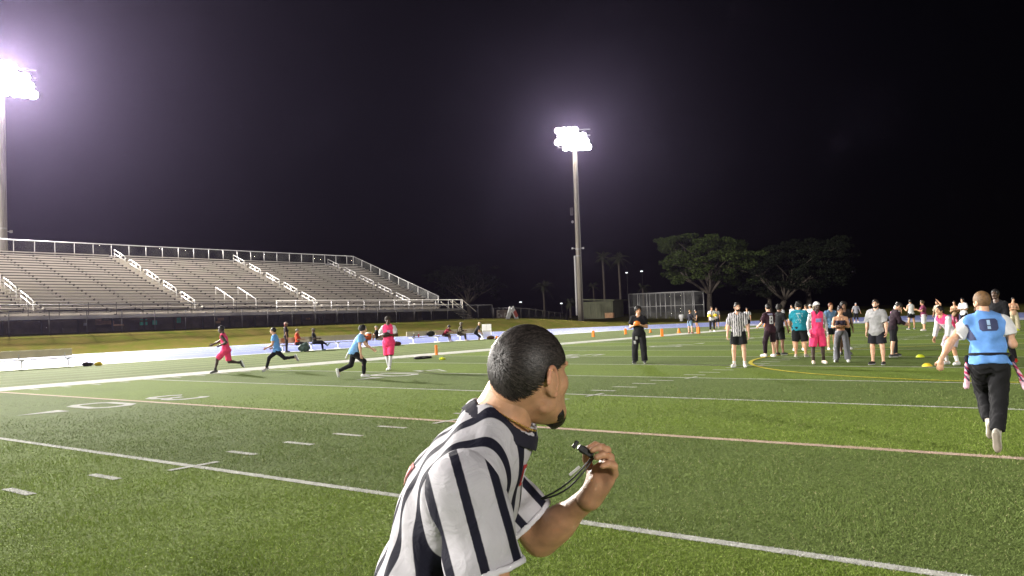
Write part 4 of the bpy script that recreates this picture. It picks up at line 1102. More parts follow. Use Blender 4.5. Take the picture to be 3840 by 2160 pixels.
def whiteflag(root, J, s_):
    p = J['pel']-J['Pb'][0]*0.16-J['Pb'][1]*0.05+J['Pb'][2]*0.05
    m = MB(); m.tube([p, p+V3(-0.02, -0.16, -0.12), p+V3(-0.03, -0.26, -0.30)], [0.02, 0.035, 0.02], 6); m.build('flag', M_WHITEP, root, True)
person('crouching runner in light blue shirt and black trousers turned towards the pink passer', (17.2, 18.85), -48, 1.72, RUNC, 'fair',
       dict(col=(0.20, 0.42, 0.78), sleeve=0.55, hem=-0.12, paint=block(-0.10, 0.10, -0.20, 0.0, (0.45, 0.6, 0.85), front=-1)), dict(col=BLACK, length=1.96, o=0.016, nm='trousers'), ((0.55, 0.55, 0.55), (0.6, 0.6, 0.6)), ('curly', DKHAIR), GP, extras=whiteflag)
def hold_ball(col, r=(0.085, 0.14, 0.085), dz=0.0, name='football', lab='dark football held at the chest by the pink passer'):
    def f(root, J, s_):
        mid = (J['wri_l']+J['wri_r'])/2+nrm(J['hd_l']+J['hd_r'])*0.07+V3(0, 0.03, dz)
        g = solid([el(mid, r, basis((0.1, 0.2, 1), (1, 0, 0)))], 0.012, 0.01); v, f_ = g.mesh()
        M = root.matrix_basis; v = np.array([tuple(M @ Vector(p)) for p in v])
        o = mesh_obj(name, v, f_, mat(name+'_hide', col, 0.5, 0.2, 20, 0.2), None, True); tag(o, lab, 'ball')
    return f
PASS = dict(lean=2, hyaw=12, ua=(0.42, 0.10, -0.9), fa=(-0.55, 0.75, 0.10), hd=(-0.7, 0.6, 0.1), pn=(-0.3, 0.2, -0.9), th_l=(-0.05, 0.22, -1), sh_l=(-0.12, -0.05, -1), th_r=(0.0, -0.1, -1), sh_r=(-0.10, -0.22, -1), ft_r=(0.2, 1, -0.3))
person('passer in pink bib and shorts over a white shirt, holding a dark football', (20.1, 20.75), 212, 1.79, PASS, 'dark',
       [dict(col=WHITE, sleeve=0.78, hem=-0.06, loose=0.01), dict(col=PINK, sleeve=0, hem=-0.16, o=0.034, nm='bib', paint=block(-0.09, 0.02, -0.12, -0.02, (0.45, 0.35, 0.5)))],
       dict(col=PINK, length=0.98, o=0.028, flare=0.012), (0.62, 0.62, 0.62), ('curly', (0.03, 0.022, 0.015)), GP, socks=((0.58, 0.58, 0.60), 0.95),
       extras=hold_ball((0.035, 0.018, 0.014)))

# the ones standing mid field
HOLD = dict(lean=0, hyaw=28, ua=(0.28, 0.05, -1), fa=(-0.62, 0.72, 0.25), hd=(-0.8, 0.45, 0.2), pn=(-0.2, -0.6, 0.4), th=(0.10, 0.02, -1), sh=(0.04, 0, -1))
def trouser_marks(q, c):
    for u, v in ((0.06, -0.15), (0.12, -0.30)):
        c[(np.abs(q[:, 0]-u) < 0.035) & (np.abs(q[:, 2]-v) < 0.05) & (q[:, 1] > 0)] = (0.4, 0.4, 0.4)
    return c
person('man all in black with wide trousers holding an orange football', (24.6, 13.6), 200, 1.86, HOLD, 'tan',
       dict(col=BLACK, sleeve=0.7, hem=-0.10, loose=0.012), dict(col=(0.012, 0.012, 0.014), length=2.0, o=0.030, flare=0.028, nm='trousers', paint=trouser_marks), (0.03, 0.03, 0.03), ('curly', DKHAIR), GP, h=0.016,
       extras=hold_ball((0.75, 0.20, 0.02), (0.080, 0.105, 0.080), 0.03, 'orange_football', 'orange football held by the man in black'))
ARMSD = dict(hyaw=25, ua=(0.30, 0.0, -1), fa=(0.10, 0.15, -1), th=(0.10, 0.02, -1))
person('far referee in striped shirt and black shorts standing at midfield', (23.3, 9.62), 195, 1.85, ARMSD, 'fair',
       dict(col=(0.50, 0.48, 0.50), sleeve=0.85, hem=-0.10, loose=0.015, paint=stripes(0.062, 0.42), res=0.011),
       dict(col=BLACK, length=0.66, o=0.026, flare=0.012), (0.66, 0.66, 0.66), ('short', DKHAIR), GP, h=0.014, socks=((0.6, 0.6, 0.6), 0.22), beard=(0.02, 0.013, 0.01))
person('player in black jersey with white number on the back, one leg in black tights', (28.2, 10.55), 62, 1.80, dict(lean=4, th_l=(0.28, 0.10, -1), sh_l=(0.10, -0.10, -1), ua=(0.2, 0.35, -1), fa=(-0.1, 0.8, -0.4), hyaw=-20), 'fair',
       dict(col=(0.035, 0.014, 0.022), sleeve=0.9, hem=-0.16, loose=0.01, paint=both(block(-0.05, 0.09, -0.26, 0.02, WHITE, -1, ((0.0, 0.04, -0.10, -0.03), (0.0, 0.04, -0.22, -0.15))), block(-0.08, 0.12, 0.05, 0.10, (0.35, 0.33, 0.5), -1)), res=0.012),
       dict(col=(0.02, 0.010, 0.016), length=0.95, one=dict(l=1.9, r=0.95), o=0.024), (0.55, 0.55, 0.55), ('short', DKHAIR), GP, h=0.015)
person('man in plain black shirt and shorts close beside the numbered jersey', (29.4, 10.62), -20, 1.77, dict(lean=4, ua_r=(0.25, 0.2, -1), fa_r=(0.05, 0.3, -1), ua_l=(0.2, 0.2, -1)), 'brown',
       dict(col=BLACK, sleeve=0.6, hem=-0.12), dict(col=BLACK, length=0.85, o=0.03), (0.06, 0.06, 0.06), ('curly', DKHAIR), GP)
person('big man in teal shirt with white back print and black shorts', (28.3, 9.52), 12, 1.84, dict(lean=4, ua_l=(0.55, 0.10, -1), fa_l=(-0.15, 0.6, -1), ua_r=(0.35, 0.5, -1), fa_r=(0.0, 0.9, -0.2), hyaw=-10, th=(0.12, 0.02, -1)), 'tan',
       dict(col=TEAL, sleeve=0.85, hem=-0.10, loose=0.012, paint=scribble((0.30, 0.42, 0.45), 4), res=0.011), dict(col=BLACK, length=0.95, o=0.03), (0.30, 0.26, 0.22), ('curly', DKHAIR), GP, b=1.30, h=0.016)
person('person in dark shorts and bright white shoes half hidden behind the teal shirt', (32.5, 11.0), 210, 1.78, dict(th=(0.16, 0.02, -1)), 'tan',
       dict(col=GREY, sleeve=0.7), dict(col=(0.03, 0.03, 0.035), length=0.95, o=0.035), (0.75, 0.75, 0.76), ('short', (0.12, 0.09, 0.07)), GP, fine=False)
person('person in pale blue shirt between the teal shirt and the pink bib', (33.0, 9.9), 225, 1.78, {}, 'tan', dict(col=(0.10, 0.18, 0.30)), dict(col=BLACK), (0.3, 0.3, 0.3), ('short', (0.10, 0.03, 0.012)), GP, fine=False)
person('person in dark top just behind the head of the pink bib', (33.4, 9.5), 215, 1.80, {}, 'brown', dict(col=BLACK), dict(col=BLACK), (0.3, 0.3, 0.3), ('curly', (0.035, 0.012, 0.008)), GP, fine=False)
person('dark skinned player in pink bib with white cap, dreadlocks and white gloves', (25.0, 7.9), 212, 1.80, dict(hyaw=15, ua=(0.24, 0.02, -1), fa=(0.04, 0.25, -1), th=(0.10, 0.02, -1)), 'black',
       dict(col=PINK, sleeve=0, hem=-0.18, o=0.026, nm='bib', vneck=0.05, paint=both(block(-0.10, 0.06, -0.16, -0.05, (0.30, 0.28, 0.55)), lambda q, c: np.where((np.abs(q[:, 0]) > 0.165)[:, None], 0.45, c)), res=0.012),
       dict(col=PINK, length=0.98, o=0.03, flare=0.015), (0.60, 0.50, 0.40), ('capback', (0.66, 0.66, 0.66), (0.20, 0.16, 0.10), 1), GP, h=0.015, socks=((0.04, 0.025, 0.02), 0.3), sleeve_skin=(0.35, 0.34, 0.36), gloves=(0.62, 0.62, 0.60))
person('person with big black curly hair behind the woman in the cropped top', (29.8, 8.5), 210, 1.78, {}, 'brown', dict(col=BLACK), dict(col=BLACK), (0.1, 0.1, 0.1), ('curly', DKHAIR), GP, fine=False)
person('woman in dark cropped top and grey sweatpants looking at a phone', (25.8, 7.45), 190, 1.64, dict(hyaw=25, hpitch=-4, ua=(0.22, 0.05, -1), fa=(-0.55, 0.9, 0.05), hd=(-0.7, 0.6, 0), pn=(0, 0, 1), th=(0.13, 0.05, -1), sh=(0.05, -0.05, -1)), 'tan',
       dict(col=(0.035, 0.03, 0.05), sleeve=0, o=0.012, hem=0.24, crop=-0.02, wr=0.0, nm='cropped_top'), dict(col=(0.17, 0.175, 0.20), length=1.98, o=0.020, flare=0.045, nm='sweatpants', topz=0.07), (0.62, 0.62, 0.62), ('bun', (0.022, 0.014, 0.02)), GP, fem=True, h=0.014, b=0.92)
person('bearded man in grey shirt and black shorts with black and white shoes', (24.75, 6.18), 172, 1.80, dict(lean=-2, hyaw=10, ua=(0.26, 0.0, -1), fa=(0.06, 0.18, -1), th=(0.10, 0.02, -1)), 'fair',
       dict(col=(0.28, 0.28, 0.29), sleeve=0.9, hem=-0.16, loose=0.014, o=0.026), dict(col=(0.014, 0.014, 0.02), length=0.78, o=0.03, flare=0.02), ((0.02, 0.02, 0.02), (0.7, 0.7, 0.7)), ('fade', (0.022, 0.014, 0.01)), GP, h=0.014, b=1.08, beard=(0.012, 0.008, 0.006))
person('player in black jersey looking down at his hands, one leg in black tights', (28.4, 6.62), -58, 1.76, dict(lean=14, hpitch=-38, ua=(0.1, 0.25, -1), fa=(-0.25, 0.9, -0.35), th_l=(0.12, 0.28, -1), sh_l=(0.05, 0.0, -1), th_r=(0.1, -0.12, -1), sh_r=(0.05, -0.16, -1)), 'fair',
       dict(col=(0.022, 0.012, 0.018), sleeve=1.7, hem=-0.12, paint=lambda q, c: np.where(((q[:, 0] < -0.10) & (q[:, 2] > -0.02) & (q[:, 1] < 0))[:, None], (0.4, 0.18, 0.28), c)), dict(col=BLACK, length=0.9, one=dict(l=1.94, r=0.95), o=0.022), ((0.03, 0.03, 0.03), (0.5, 0.5, 0.5)), ('short', DKHAIR), GP, h=0.015)
person('player in pink bib over white shirt bending forward with hands towards his knees', (24.9, 4.35), 143, 1.74, dict(lean=44, hpitch=10, hyaw=5, th=(0.16, 0.42, -1), sh=(0.08, -0.25, -1), ua=(0.12, 0.15, -1), fa=(0.05, 0.25, -1)), 'tan',
       [dict(col=WHITE, sleeve=1.85, hem=-0.08), dict(col=PINK, sleeve=0, hem=-0.12, o=0.034, nm='bib', paint=lambda q, c: np.where(((q[:, 1] > 0.03) & (q[:, 2] < -0.02))[:, None], (0.50, 0.46, 0.50), c))], dict(col=(0.50, 0.44, 0.52), length=0.95, o=0.03), (0.70, 0.70, 0.70), ('pony', DKHAIR), GP, socks=((0.66, 0.66, 0.66), 0.45), h=0.015)
person('man in black jacket and red shoes standing behind the blue runner', (25.6, 3.26), 168, 1.97, dict(hyaw=-5, th_l=(0.34, 0.0, -1), sh_l=(0.25, 0, -1), th_r=(0.22, 0, -1), ua=(0.18, 0.2, -1), fa=(-0.4, 0.9, -0.2)), 'dark',
       dict(col=BLACK, sleeve=1.95, hem=-0.12, loose=0.01), dict(col=BLACK, length=1.95, o=0.02, nm='trousers'), ((0.50, 0.03, 0.012), (0.5, 0.05, 0.03)), ('crop', DKHAIR), GP, h=0.016, b=1.05)
person('person in bright blue top at the right edge of the picture', (38.0, 3.05), 120, 1.78, dict(ua=(0.4, 0.5, -0.4), fa=(-0.4, 0.8, 0.1)), 'tan', dict(col=(0.10, 0.16, 0.62), sleeve=1.6), dict(col=(0.06, 0.28, 0.45), length=1.95, nm='trousers'), (0.6, 0.6, 0.6), ('short', DKHAIR), GP, fine=False)

# farther down the field
WALK = dict(th_l=(0.05, 0.25, -1), sh_l=(0, -0.1, -1), th_r=(0.05, -0.15, -1), sh_r=(0, -0.35, -1), ua=(0.2, 0, -1))
def far(label, pos, hd, ht, pose, skin, top, bot, shoes, hair, **kw):
    return person(label, pos, hd, ht, pose, skin, top, bot, shoes, hair, kw.pop('group', GF), fine=False, h=0.021, **kw)
far('person in black with a pale bag behind the fair haired woman in denim shorts', (76.0, 35.5), 130, 1.80, WALK, 'tan', dict(col=BLACK), dict(col=BLACK, length=0.9), (0.05, 0.05, 0.05), ('curly', DKHAIR))
far('fair haired woman with a bun, black top and denim shorts near an orange pylon', (57.6, 27.5), -15, 1.72, dict(th=(0.14, 0.02, -1), ua=(0.35, 0.1, -1), fa=(-0.1, 0.7, -0.3)), 'fair', dict(col=(0.018, 0.018, 0.025), sleeve=1.5), dict(col=(0.16, 0.24, 0.36), length=0.75, o=0.03), (0.20, 0.06, 0.04), ('bun', BLOND), fem=True)
far('person in grey striped shirt walking beside the one with yellow cones', (70.5, 31.5), 200, 1.85, WALK, 'tan', dict(col=LGREY, paint=stripes(0.1, 0.4), sleeve=0.8), dict(col=GREY, length=0.95), (0.15, 0.15, 0.15), ('short', BRHAIR))
far('person in dim shirt behind the pair with the yellow cones', (74.0, 32.6), 205, 1.90, WALK, 'olive', dict(col=GREY, sleeve=0.8), dict(col=BLACK, length=0.95), (0.15, 0.15, 0.15), ('short', BRHAIR))
def cones_in_hand(root, J, s_):
    for s in 'lr':
        M = root.matrix_basis; p = M @ Vector(J['wri_'+s]); m = MB(); m.lathe([(0.17, -0.10), (0.16, -0.02), (0.07, 0.12), (0.03, 0.12)], 10, tuple(p))
        tag(m.build('disc_cone', M_YELLOW, None, True), 'yellow cone carried in the %s hand of the walker in the white shirt' % ('right' if s == 'r' else 'left'), 'cone', 'yellow cones carried by hand')
far('person in white shirt and black leggings carrying yellow cones', (61.5, 27.5), 212, 1.95, dict(WALK, ua=(0.4, 0.2, -1), fa=(-0.3, 0.9, 0.1)), 'tan', dict(col=WHITE, sleeve=1.8, loose=0.02, paint=stripes(0.3, 0.2, (0.05, 0.05, 0.06))), dict(col=BLACK, length=1.8, nm='leggings'), (0.6, 0.6, 0.6), ('short', BRHAIR), extras=cones_in_hand)
far('dark haired person seen just left of the striped referee', (60.5, 24.2), 190, 1.78, WALK, 'olive', dict(col=(0.12, 0.12, 0.13), paint=stripes(0.15, 0.4, WHITE)), dict(col=BLACK), (0.3, 0.3, 0.3), ('short', DKHAIR))
far('runner in grey sweatshirt right behind the striped referee', (66.0, 23.5), 160, 1.82, WALK, 'tan', dict(col=GREY, sleeve=1.9, loose=0.02), dict(col=BLACK), (0.3, 0.3, 0.3), ('cap', (0.10, 0.10, 0.11)))
far('person in light grey sweatshirt left of the numbered jersey', (63.0, 21.6), 150, 1.88, WALK, 'tan', dict(col=LGREY, sleeve=1.9, loose=0.02), dict(col=(0.5, 0.1, 0.15)), (0.3, 0.3, 0.3), ('short', DKHAIR))
far('person in white cap and grey shirt jogging, right of the numbered jersey', (57.0, 18.2), 150, 1.86, dict(lean=8, th_l=(0.06, 0.3, -1), sh_l=(0.02, -0.1, -1), th_r=(0.1, -0.5, -1), sh_r=(0.0, -0.5, -1), ua=(0.3, 0.4, -1), fa=(-0.2, 1, 0.2)), 'tan', dict(col=LGREY, sleeve=1.8, loose=0.02), dict(col=BLACK, length=0.9, o=0.03), (0.6, 0.6, 0.6), ('cap', (0.65, 0.65, 0.65), DKHAIR))
far('person in dark cap half hidden behind the group by the numbered jersey', (59.0, 19.3), 170, 1.84, WALK, 'tan', dict(col=(0.45, 0.36, 0.30), sleeve=0.8), dict(col=LGREY, length=1.9), (0.5, 0.5, 0.5), ('cap', (0.08, 0.07, 0.05)))
far('hooded person in grey far off on the blue track', (87.0, 23.6), 215, 1.92, dict(th=(0.10, 0, -1), ua=(0.55, 0, -1), fa=(0.3, 0.1, -1)), 'tan', dict(col=(0.25, 0.25, 0.27), sleeve=1.9, loose=0.03), dict(col=BLACK, length=1.6, nm='leggings'), (0.6, 0.6, 0.6), ('cap', (0.25, 0.25, 0.27)))
far('person in white cap and white shirt far off behind the man looking down', (86.4, 19.6), 190, 1.86, dict(WALK, ua=(0.45, 0, -1)), 'tan', dict(col=WHITE, sleeve=0.8, loose=0.02), dict(col=BLACK, length=0.7), (0.66, 0.66, 0.66), ('cap', (0.7, 0.7, 0.7)))
far('tall person in white sleeveless shirt and short black shorts seen from behind', (58.9, 12.55), 45, 1.92, dict(th=(0.18, 0.02, -1), ua=(0.25, 0.1, -1), fa=(-0.1, 0.9, 0.4), hyaw=-30), 'tan', dict(col=WHITE, sleeve=0, hem=-0.05), dict(col=BLACK, length=0.5, o=0.025), (0.05, 0.05, 0.05), ('short', DKHAIR))
far('person in maroon shirt and pale grey shorts', (55.6, 11.15), 110, 1.80, dict(th=(0.10, 0.02, -1), ua=(0.3, 0.4, -0.8), fa=(-0.2, 0.8, 0.3)), 'tan', dict(col=(0.13, 0.025, 0.06), sleeve=0.9, loose=0.03, paint=block(-0.1, 0.1, -0.15, 0.05, (0.30, 0.12, 0.28), -1)), dict(col=(0.42, 0.42, 0.42), length=1.15, o=0.04), (0.45, 0.42, 0.38), ('curly', (0.05, 0.035, 0.015)), b=1.12)
far('person in cream clothes raising an arm, beside the maroon shirt', (56.2, 10.45), 140, 1.78, dict(ua_l=(0.6, 0.3, 0.5), fa_l=(-0.5, 0.2, 0.6), ua_r=(0.3, 0.2, -1)), 'tan', dict(col=CREAM, sleeve=1.0, loose=0.02), dict(col=(0.45, 0.30, 0.28), length=1.9, nm='trousers'), (0.1, 0.1, 0.1), ('short', BRHAIR))
far('bare shouldered woman with dark hair right of the cream clothes', (57.5, 9.75), 170, 1.72, dict(ua=(0.2, 0.2, -1), fa=(-0.5, 0.8, 0.2)), 'tan', dict(col=(0.30, 0.20, 0.12), sleeve=0, crop=-0.02), dict(col=(0.45, 0.12, 0.2), length=1.9, nm='leggings'), (0.4, 0.4, 0.4), ('long', BRHAIR), fem=True)
far('person in white shirt with dark hair nearest the blue runner in the far group', (57.0, 9.2), 150, 1.88, dict(ua=(0.25, 0.1, -1), fa=(-0.2, 0.8, 0)), 'tan', dict(col=WHITE, sleeve=0.8, loose=0.02), dict(col=BLACK, length=1.5), (0.3, 0.3, 0.3), ('dreads', DKHAIR))
far('person with folded arms in loose cream trousers near a yellow cone', (54.0, 6.25), 205, 1.80, dict(th=(0.14, 0.02, -1), ua=(0.22, 0.2, -1), fa=(-0.8, 0.75, 0.15), hd=(-1, 0.1, 0.1)), 'tan', dict(col=(0.42, 0.27, 0.18), sleeve=0, crop=-0.02), dict(col=(0.45, 0.40, 0.28), length=1.96, o=0.04, flare=0.08, nm='trousers'), (0.4, 0.4, 0.4), ('short', DKHAIR), fem=True)

# by the benches
SIT = dict(lean=-4, th=(0.14, 1, -0.12), sh=(0.05, 0.12, -1), ua=(0.15, 0.3, -1), fa=(-0.3, 0.95, 0.0))
def side(label, pos, hd, ht, pose, skin, top, bot, shoes, hair, **kw):
    return person(label, pos, hd, ht, pose, skin, top, bot, shoes, hair, GB, fine=False, h=0.02, **kw)
side('woman in black clothes and pale visor standing by the sideline', (31.9, 41.7), -35, 1.82, dict(ua=(0.12, 0.0, -1), hyaw=-10, lean=-3), 'brown', dict(col=(0.02, 0.014, 0.018), sleeve=0.7, hem=-0.05), dict(col=(0.022, 0.014, 0.018), length=1.96, o=0.014, nm='leggings'), (0.03, 0.03, 0.03), ('cap', (0.45, 0.32, 0.28), (0.25, 0.07, 0.05), 1), fem=True, b=0.95)
side('seated spectator in a bright red shirt holding something orange', (32.9, 41.9), -50, 1.80, SIT, 'tan', dict(col=(0.45, 0.055, 0.02), sleeve=0.9, loose=0.03), dict(col=BLACK, length=1.0, o=0.035), (0.35, 0.3, 0.28), ('cap', (0.3, 0.28, 0.25), DKHAIR), seat=0.46, socks=((0.5, 0.5, 0.5), 0.4))
side('seated spectator in black with legs crossed and a cap', (34.3, 42.0), -48, 1.80, dict(SIT, lean=-10, th_r=(0.05, 1, 0.12), sh_r=(-0.1, 0.85, -0.55), ft_r=(0.1, 0.6, 0.6)), 'dark', dict(col=BLACK, sleeve=0.8), dict(col=BLACK, length=1.9, nm='trousers'), (0.10, 0.20, 0.18), ('cap', (0.16, 0.15, 0.15)), seat=0.46)
side('seated spectator in dark shirt left of the orange cooler', (38.4, 42.3), -60, 1.74, dict(SIT, lean=10), 'brown', dict(col=(0.025, 0.022, 0.03), sleeve=0.8), dict(col=(0.05, 0.04, 0.04), length=1.0), (0.4, 0.25, 0.2), ('short', DKHAIR), seat=0.46)
side('seated spectator in black shirt right of the orange cooler, leaning on one arm', (40.2, 42.5), -50, 1.80, dict(SIT, lean=-14, ua_r=(0.3, -0.6, -1), fa_r=(0, -0.2, -1)), 'tan', dict(col=BLACK, sleeve=0.8), dict(col=(0.35, 0.3, 0.28), length=1.0), (0.5, 0.5, 0.5), ('cap', (0.3, 0.3, 0.28)), seat=0.46)
side('spectator in maroon shirt leaning far forward on the bench', (46.9, 42.4), -70, 1.72, dict(SIT, lean=42, ua=(0.1, 0.8, -0.5), fa=(0, 1, -0.2)), 'brown', dict(col=(0.20, 0.02, 0.04), sleeve=0.8), dict(col=(0.03, 0.02, 0.02), length=1.0), (0.4, 0.4, 0.4), ('curly', DKHAIR), seat=0.46)
side('seated spectator in camouflage clothes with a raised hood', (48.6, 42.4), -55, 1.82, dict(SIT, lean=14), 'brown', dict(col=(0.10, 0.085, 0.06), sleeve=1.8, loose=0.03, paint=lambda q, c: np.where((np.sin(q[:, 0]*50+np.sin(q[:, 2]*37)*2)+np.sin(q[:, 2]*43) > 0.4)[:, None], (0.03, 0.028, 0.02), c)), dict(col=(0.10, 0.085, 0.06), length=1.8, nm='trousers'), (0.4, 0.35, 0.3), ('dreads', (0.10, 0.085, 0.06)), seat=0.46)
side('spectator in black shirt with a pale cap bending beside the white board', (49.6, 41.6), -45, 1.78, dict(lean=30, th=(0.12, 0.75, -0.7), sh=(0.05, -0.3, -1), ua=(0.2, 0.1, -1), fa=(0, 0.6, -0.6)), 'tan', dict(col=BLACK, sleeve=0.8), dict(col=(0.5, 0.5, 0.52), length=1.2, paint=lambda q, c: np.where((q[:, 0] > 0)[:, None], 0.02, c)), (0.45, 0.45, 0.42), ('cap', (0.55, 0.47, 0.36)), seat=0.50)

# ------------------------------------------------------------------ the blue runner seen from behind
RUN8 = dict(lean=10, side=-3, twist=4, hyaw=30, hpitch=0, shw=0.20, th_l=(-0.10, 0.75, -1), sh_l=(-0.10, -0.55, -1), ft_l=(0.0, 0.6, -0.8), th_r=(-0.03, 0.0, -1), sh_r=(-0.13, -0.38, -1), ft_r=(0.06, 0.25, -1),
            ua_l=(0.85, -0.35, -0.95), fa_l=(0.45, -0.12, -0.85), hd_l=(0.15, 0.15, -1), pn_l=(-0.3, 0.9, 0.2), ua_r=(0.30, -0.25, -1), fa_r=(-0.05, 1, 0.25), hd_r=(-0.3, 1, 0.3))
def kit8(root, J, s_):
    T, P = J['Tb'], J['Pb']
    bib = [c for c in root.children if c.name.startswith('bib')][0]
    me = bib.data; tree = BVHTree.FromPolygons([v.co.copy() for v in me.vertices], [tuple(p.vertices) for p in me.polygons])
    def onback(u, v, off):
        o = Vector(J['chest']+T[0]*u+T[2]*v-T[1]*0.5); hit = tree.ray_cast(o, Vector(T[1]))
        return None if hit[0] is None else hit[0]-Vector(T[1])*off
    def patch(nm, test, u0, u1, v0, v1, off, mt, st=0.006):
        us = np.arange(u0, u1+st, st); vs2 = np.arange(v0, v1+st, st); ids = {}; vv = []; ff = []
        for i, u in enumerate(us[:-1]):
            for j, v_ in enumerate(vs2[:-1]):
                if not test(u+st/2, v_+st/2): continue
                q = []
                for a, b_ in ((i, j), (i+1, j), (i+1, j+1), (i, j+1)):
                    if (a, b_) not in ids:
                        pt_ = onback(us[a], vs2[b_], off)
                        if pt_ is None: break
                        ids[(a, b_)] = len(vv); vv.append(pt_)
                    q.append(ids[(a, b_)])
                if len(q) == 4: ff.append(tuple(q))
        return mesh_obj(nm, vv, ff, mt, bib, True)
    navy = mat('navy_print', (0.035, 0.045, 0.12), 0.7, 0.1, 20); pale = mat('pale_print', (0.34, 0.50, 0.72), 0.7, 0.1, 20)
    def rounded(u, v_, a, b_, c, d, r): 
        x = max(abs(u-(a+b_)/2)-(b_-a)/2+r, 0); y = max(abs(v_-(c+d)/2)-(d-c)/2+r, 0); return x*x+y*y < r*r
    patch('number', lambda u, v_: rounded(u, v_, -0.085, 0.12, -0.075, 0.085, 0.045) and not (abs(u-0.018) < 0.018 and (-0.048 < v_ < -0.012 or -0.004 < v_ < 0.062)), -0.09, 0.13, -0.08, 0.09, 0.004, navy)
    patch('number_slot', lambda u, v_: abs(u-0.018) < 0.018 and (-0.048 < v_ < -0.012 or -0.004 < v_ < 0.062), 0.0, 0.04, -0.05, 0.065, 0.004, pale)
    patch('side_panel', lambda u, v_: -0.17 < v_ < 0.03 and u < -0.205+(0.03-v_)*0.40, -0.26, -0.10, -0.17, 0.03, 0.004, navy)
    # belt with two flags
    g = solid([el(J['pel']+P[2]*0.085, (0.165+0.055, 0.118+0.060, 0.20), P)], 0.010, 0.01); g.cut(J['pel']+P[2]*0.105, P[2]); g.cut(J['pel']+P[2]*0.070, -P[2])
    shell_obj('flag_belt', g, M_CLOTH, root, (0.012, 0.013, 0.02))
    for sg, bend in ((-1, 0.02), (1, 0.12)):
        p = J['pel']+P[0]*0.235*sg+P[2]*0.03-P[1]*0.02
        g = solid([el(p, (0.035, 0.03, 0.05), P)], 0.009, 0.01); shell_obj('flag_clip', g, M_CLOTH, root, (0.02, 0.02, 0.025))
        pts = [p+V3(sg*bend*t, -0.03*t-0.05*bend*t, -0.33*t) for t in np.linspace(0.1, 1, 5)]
        g = solid([rc(pts[i], pts[i+1], 0.018+0.004*i, 0.022+0.004*i) for i in range(4)], 0.009, 0.01); g.wrinkle(0.004, 3, 2)
        def pt(v, c):
            k = (v[:, 2]-pts[-1][2])/0.30
            c[(np.sin(v[:, 2]*95+v[:, 0]*60) > 0.3) & (k > 0.25)] = (0.55, 0.03, 0.12); c[(np.sin(v[:, 2]*60+v[:, 0]*90+1) > 0.55) & (k > 0.2)] = (0.05, 0.05, 0.10); return c
        shell_obj('flag', g, M_CLOTH, root, (0.72, 0.45, 0.55), pt)
person('runner in light blue numbered bib, white sleeves and black trousers running away', (10.47, 1.46), 12, 1.64, RUN8, (0.60, 0.34, 0.22),
       [dict(col=(0.68, 0.68, 0.70), sleeve=0.62, hem=-0.02, loose=0.014, o=0.02, res=0.010), dict(col=(0.13, 0.30, 0.68), sleeve=0, hem=-0.03, o=0.040, nm='bib', wr=0.008, neck_r=0.066, res=0.009, flare=0.006)],
       dict(col=(0.014, 0.014, 0.016), length=1.88, o=0.026, flare=0.012, nm='trousers', wr=0.006), ((0.46, 0.44, 0.40), (0.26, 0.23, 0.19)), ('short', (0.145, 0.080, 0.035)), GP, b=1.06, h=0.010, beard=(0.09, 0.045, 0.02), extras=kit8, hh=0.006, socks=((0.55, 0.50, 0.45), 0.2))

# ------------------------------------------------------------------ benches and small things
def bench(x0, x1, y, label):
    b_ = tag(empty('bench', ((x0+x1)/2, y, 0.01)), label, 'bench', 'team benches along the track')
    L_ = x1-x0
    for q in (-0.075, 0.075):
        m = MB(); m.box((0, q, 0.44), (L_, 0.14, 0.045)); m.build('seat_plank', M_BSEAT, b_, bevel=0.006)
    m = MB(); m.box((0, 0.34, 0.70), (L_, 0.05, 0.36)); m.build('back_plank', M_BENCH, b_, bevel=0.006)
    n = max(2, int(L_/2.2)+1)
    for i in range(n):
        x = -L_/2+0.35+(L_-0.7)*i/(n-1)
        m = MB(); m.bar((x, 0, 0), (x, 0, 0.42), 0.06); m.bar((x, -0.22, 0.03), (x, 0.36, 0.03), 0.05); m.bar((x, -0.2, 0.40), (x, 0.30, 0.40), 0.05); m.bar((x, 0.28, 0.40), (x, 0.37, 0.86), 0.05)
        m.build('leg', M_BLEG, b_)
bench(10.5, 19.6, 42.1, 'long cream bench with back board, the one at the left edge')
bench(31.8, 41.3, 42.4, 'bench carrying the seated spectators near the woman in black')
bench(43.2, 51.6, 42.4, 'bench with the camouflaged spectator and the black backpack')
def lump(name, c, r, mt, label, cat, extra=(), wr=0.015, group=None, res=0.02):
    pr = [el(c, r)]+[el(np.array(c)+np.array(e[:3]), e[3:]) for e in extra]
    g = solid(pr, res, 0.04); g.cut((0, 0, c[2]-r[2]*0.85), (0, 0, -1)); g.wrinkle(wr, int(c[0]*10), 0.7)
    v, f = g.mesh(); o = mesh_obj(name, v, f, mt, None, True); return tag(o, label, cat, group)
M_BAGK = mat('black_bag_cloth', (0.014, 0.013, 0.015), 0.7, 0.3, 8, 0.4); M_BAGG = mat('grey_green_bag_cloth', (0.09, 0.14, 0.13), 0.7, 0.3, 8, 0.4)
lump('duffel_bag', (32.9, 41.3, 0.25), (0.42, 0.26, 0.25), M_BAGG, 'grey green bag on the ground behind the woman in black', 'bag', ((0.1, 0, 0.2, 0.2, 0.15, 0.15),))
lump('sports_bag', (19.75, 41.2, 0.10), (0.28, 0.16, 0.11), M_BAGK, 'flat black sports bag at the end of the left bench', 'bag')
lump('ball_bag', (20.2, 41.0, 0.09), (0.20, 0.13, 0.10), M_YELLOW, 'small yellow bag beside the flat black one', 'bag')
lump('backpack', (45.4, 42.4, 0.66), (0.34, 0.22, 0.22), M_BAGK, 'black backpack lying on the bench seat', 'bag', ((-0.25, 0, 0.03, 0.16, 0.1, 0.1),))
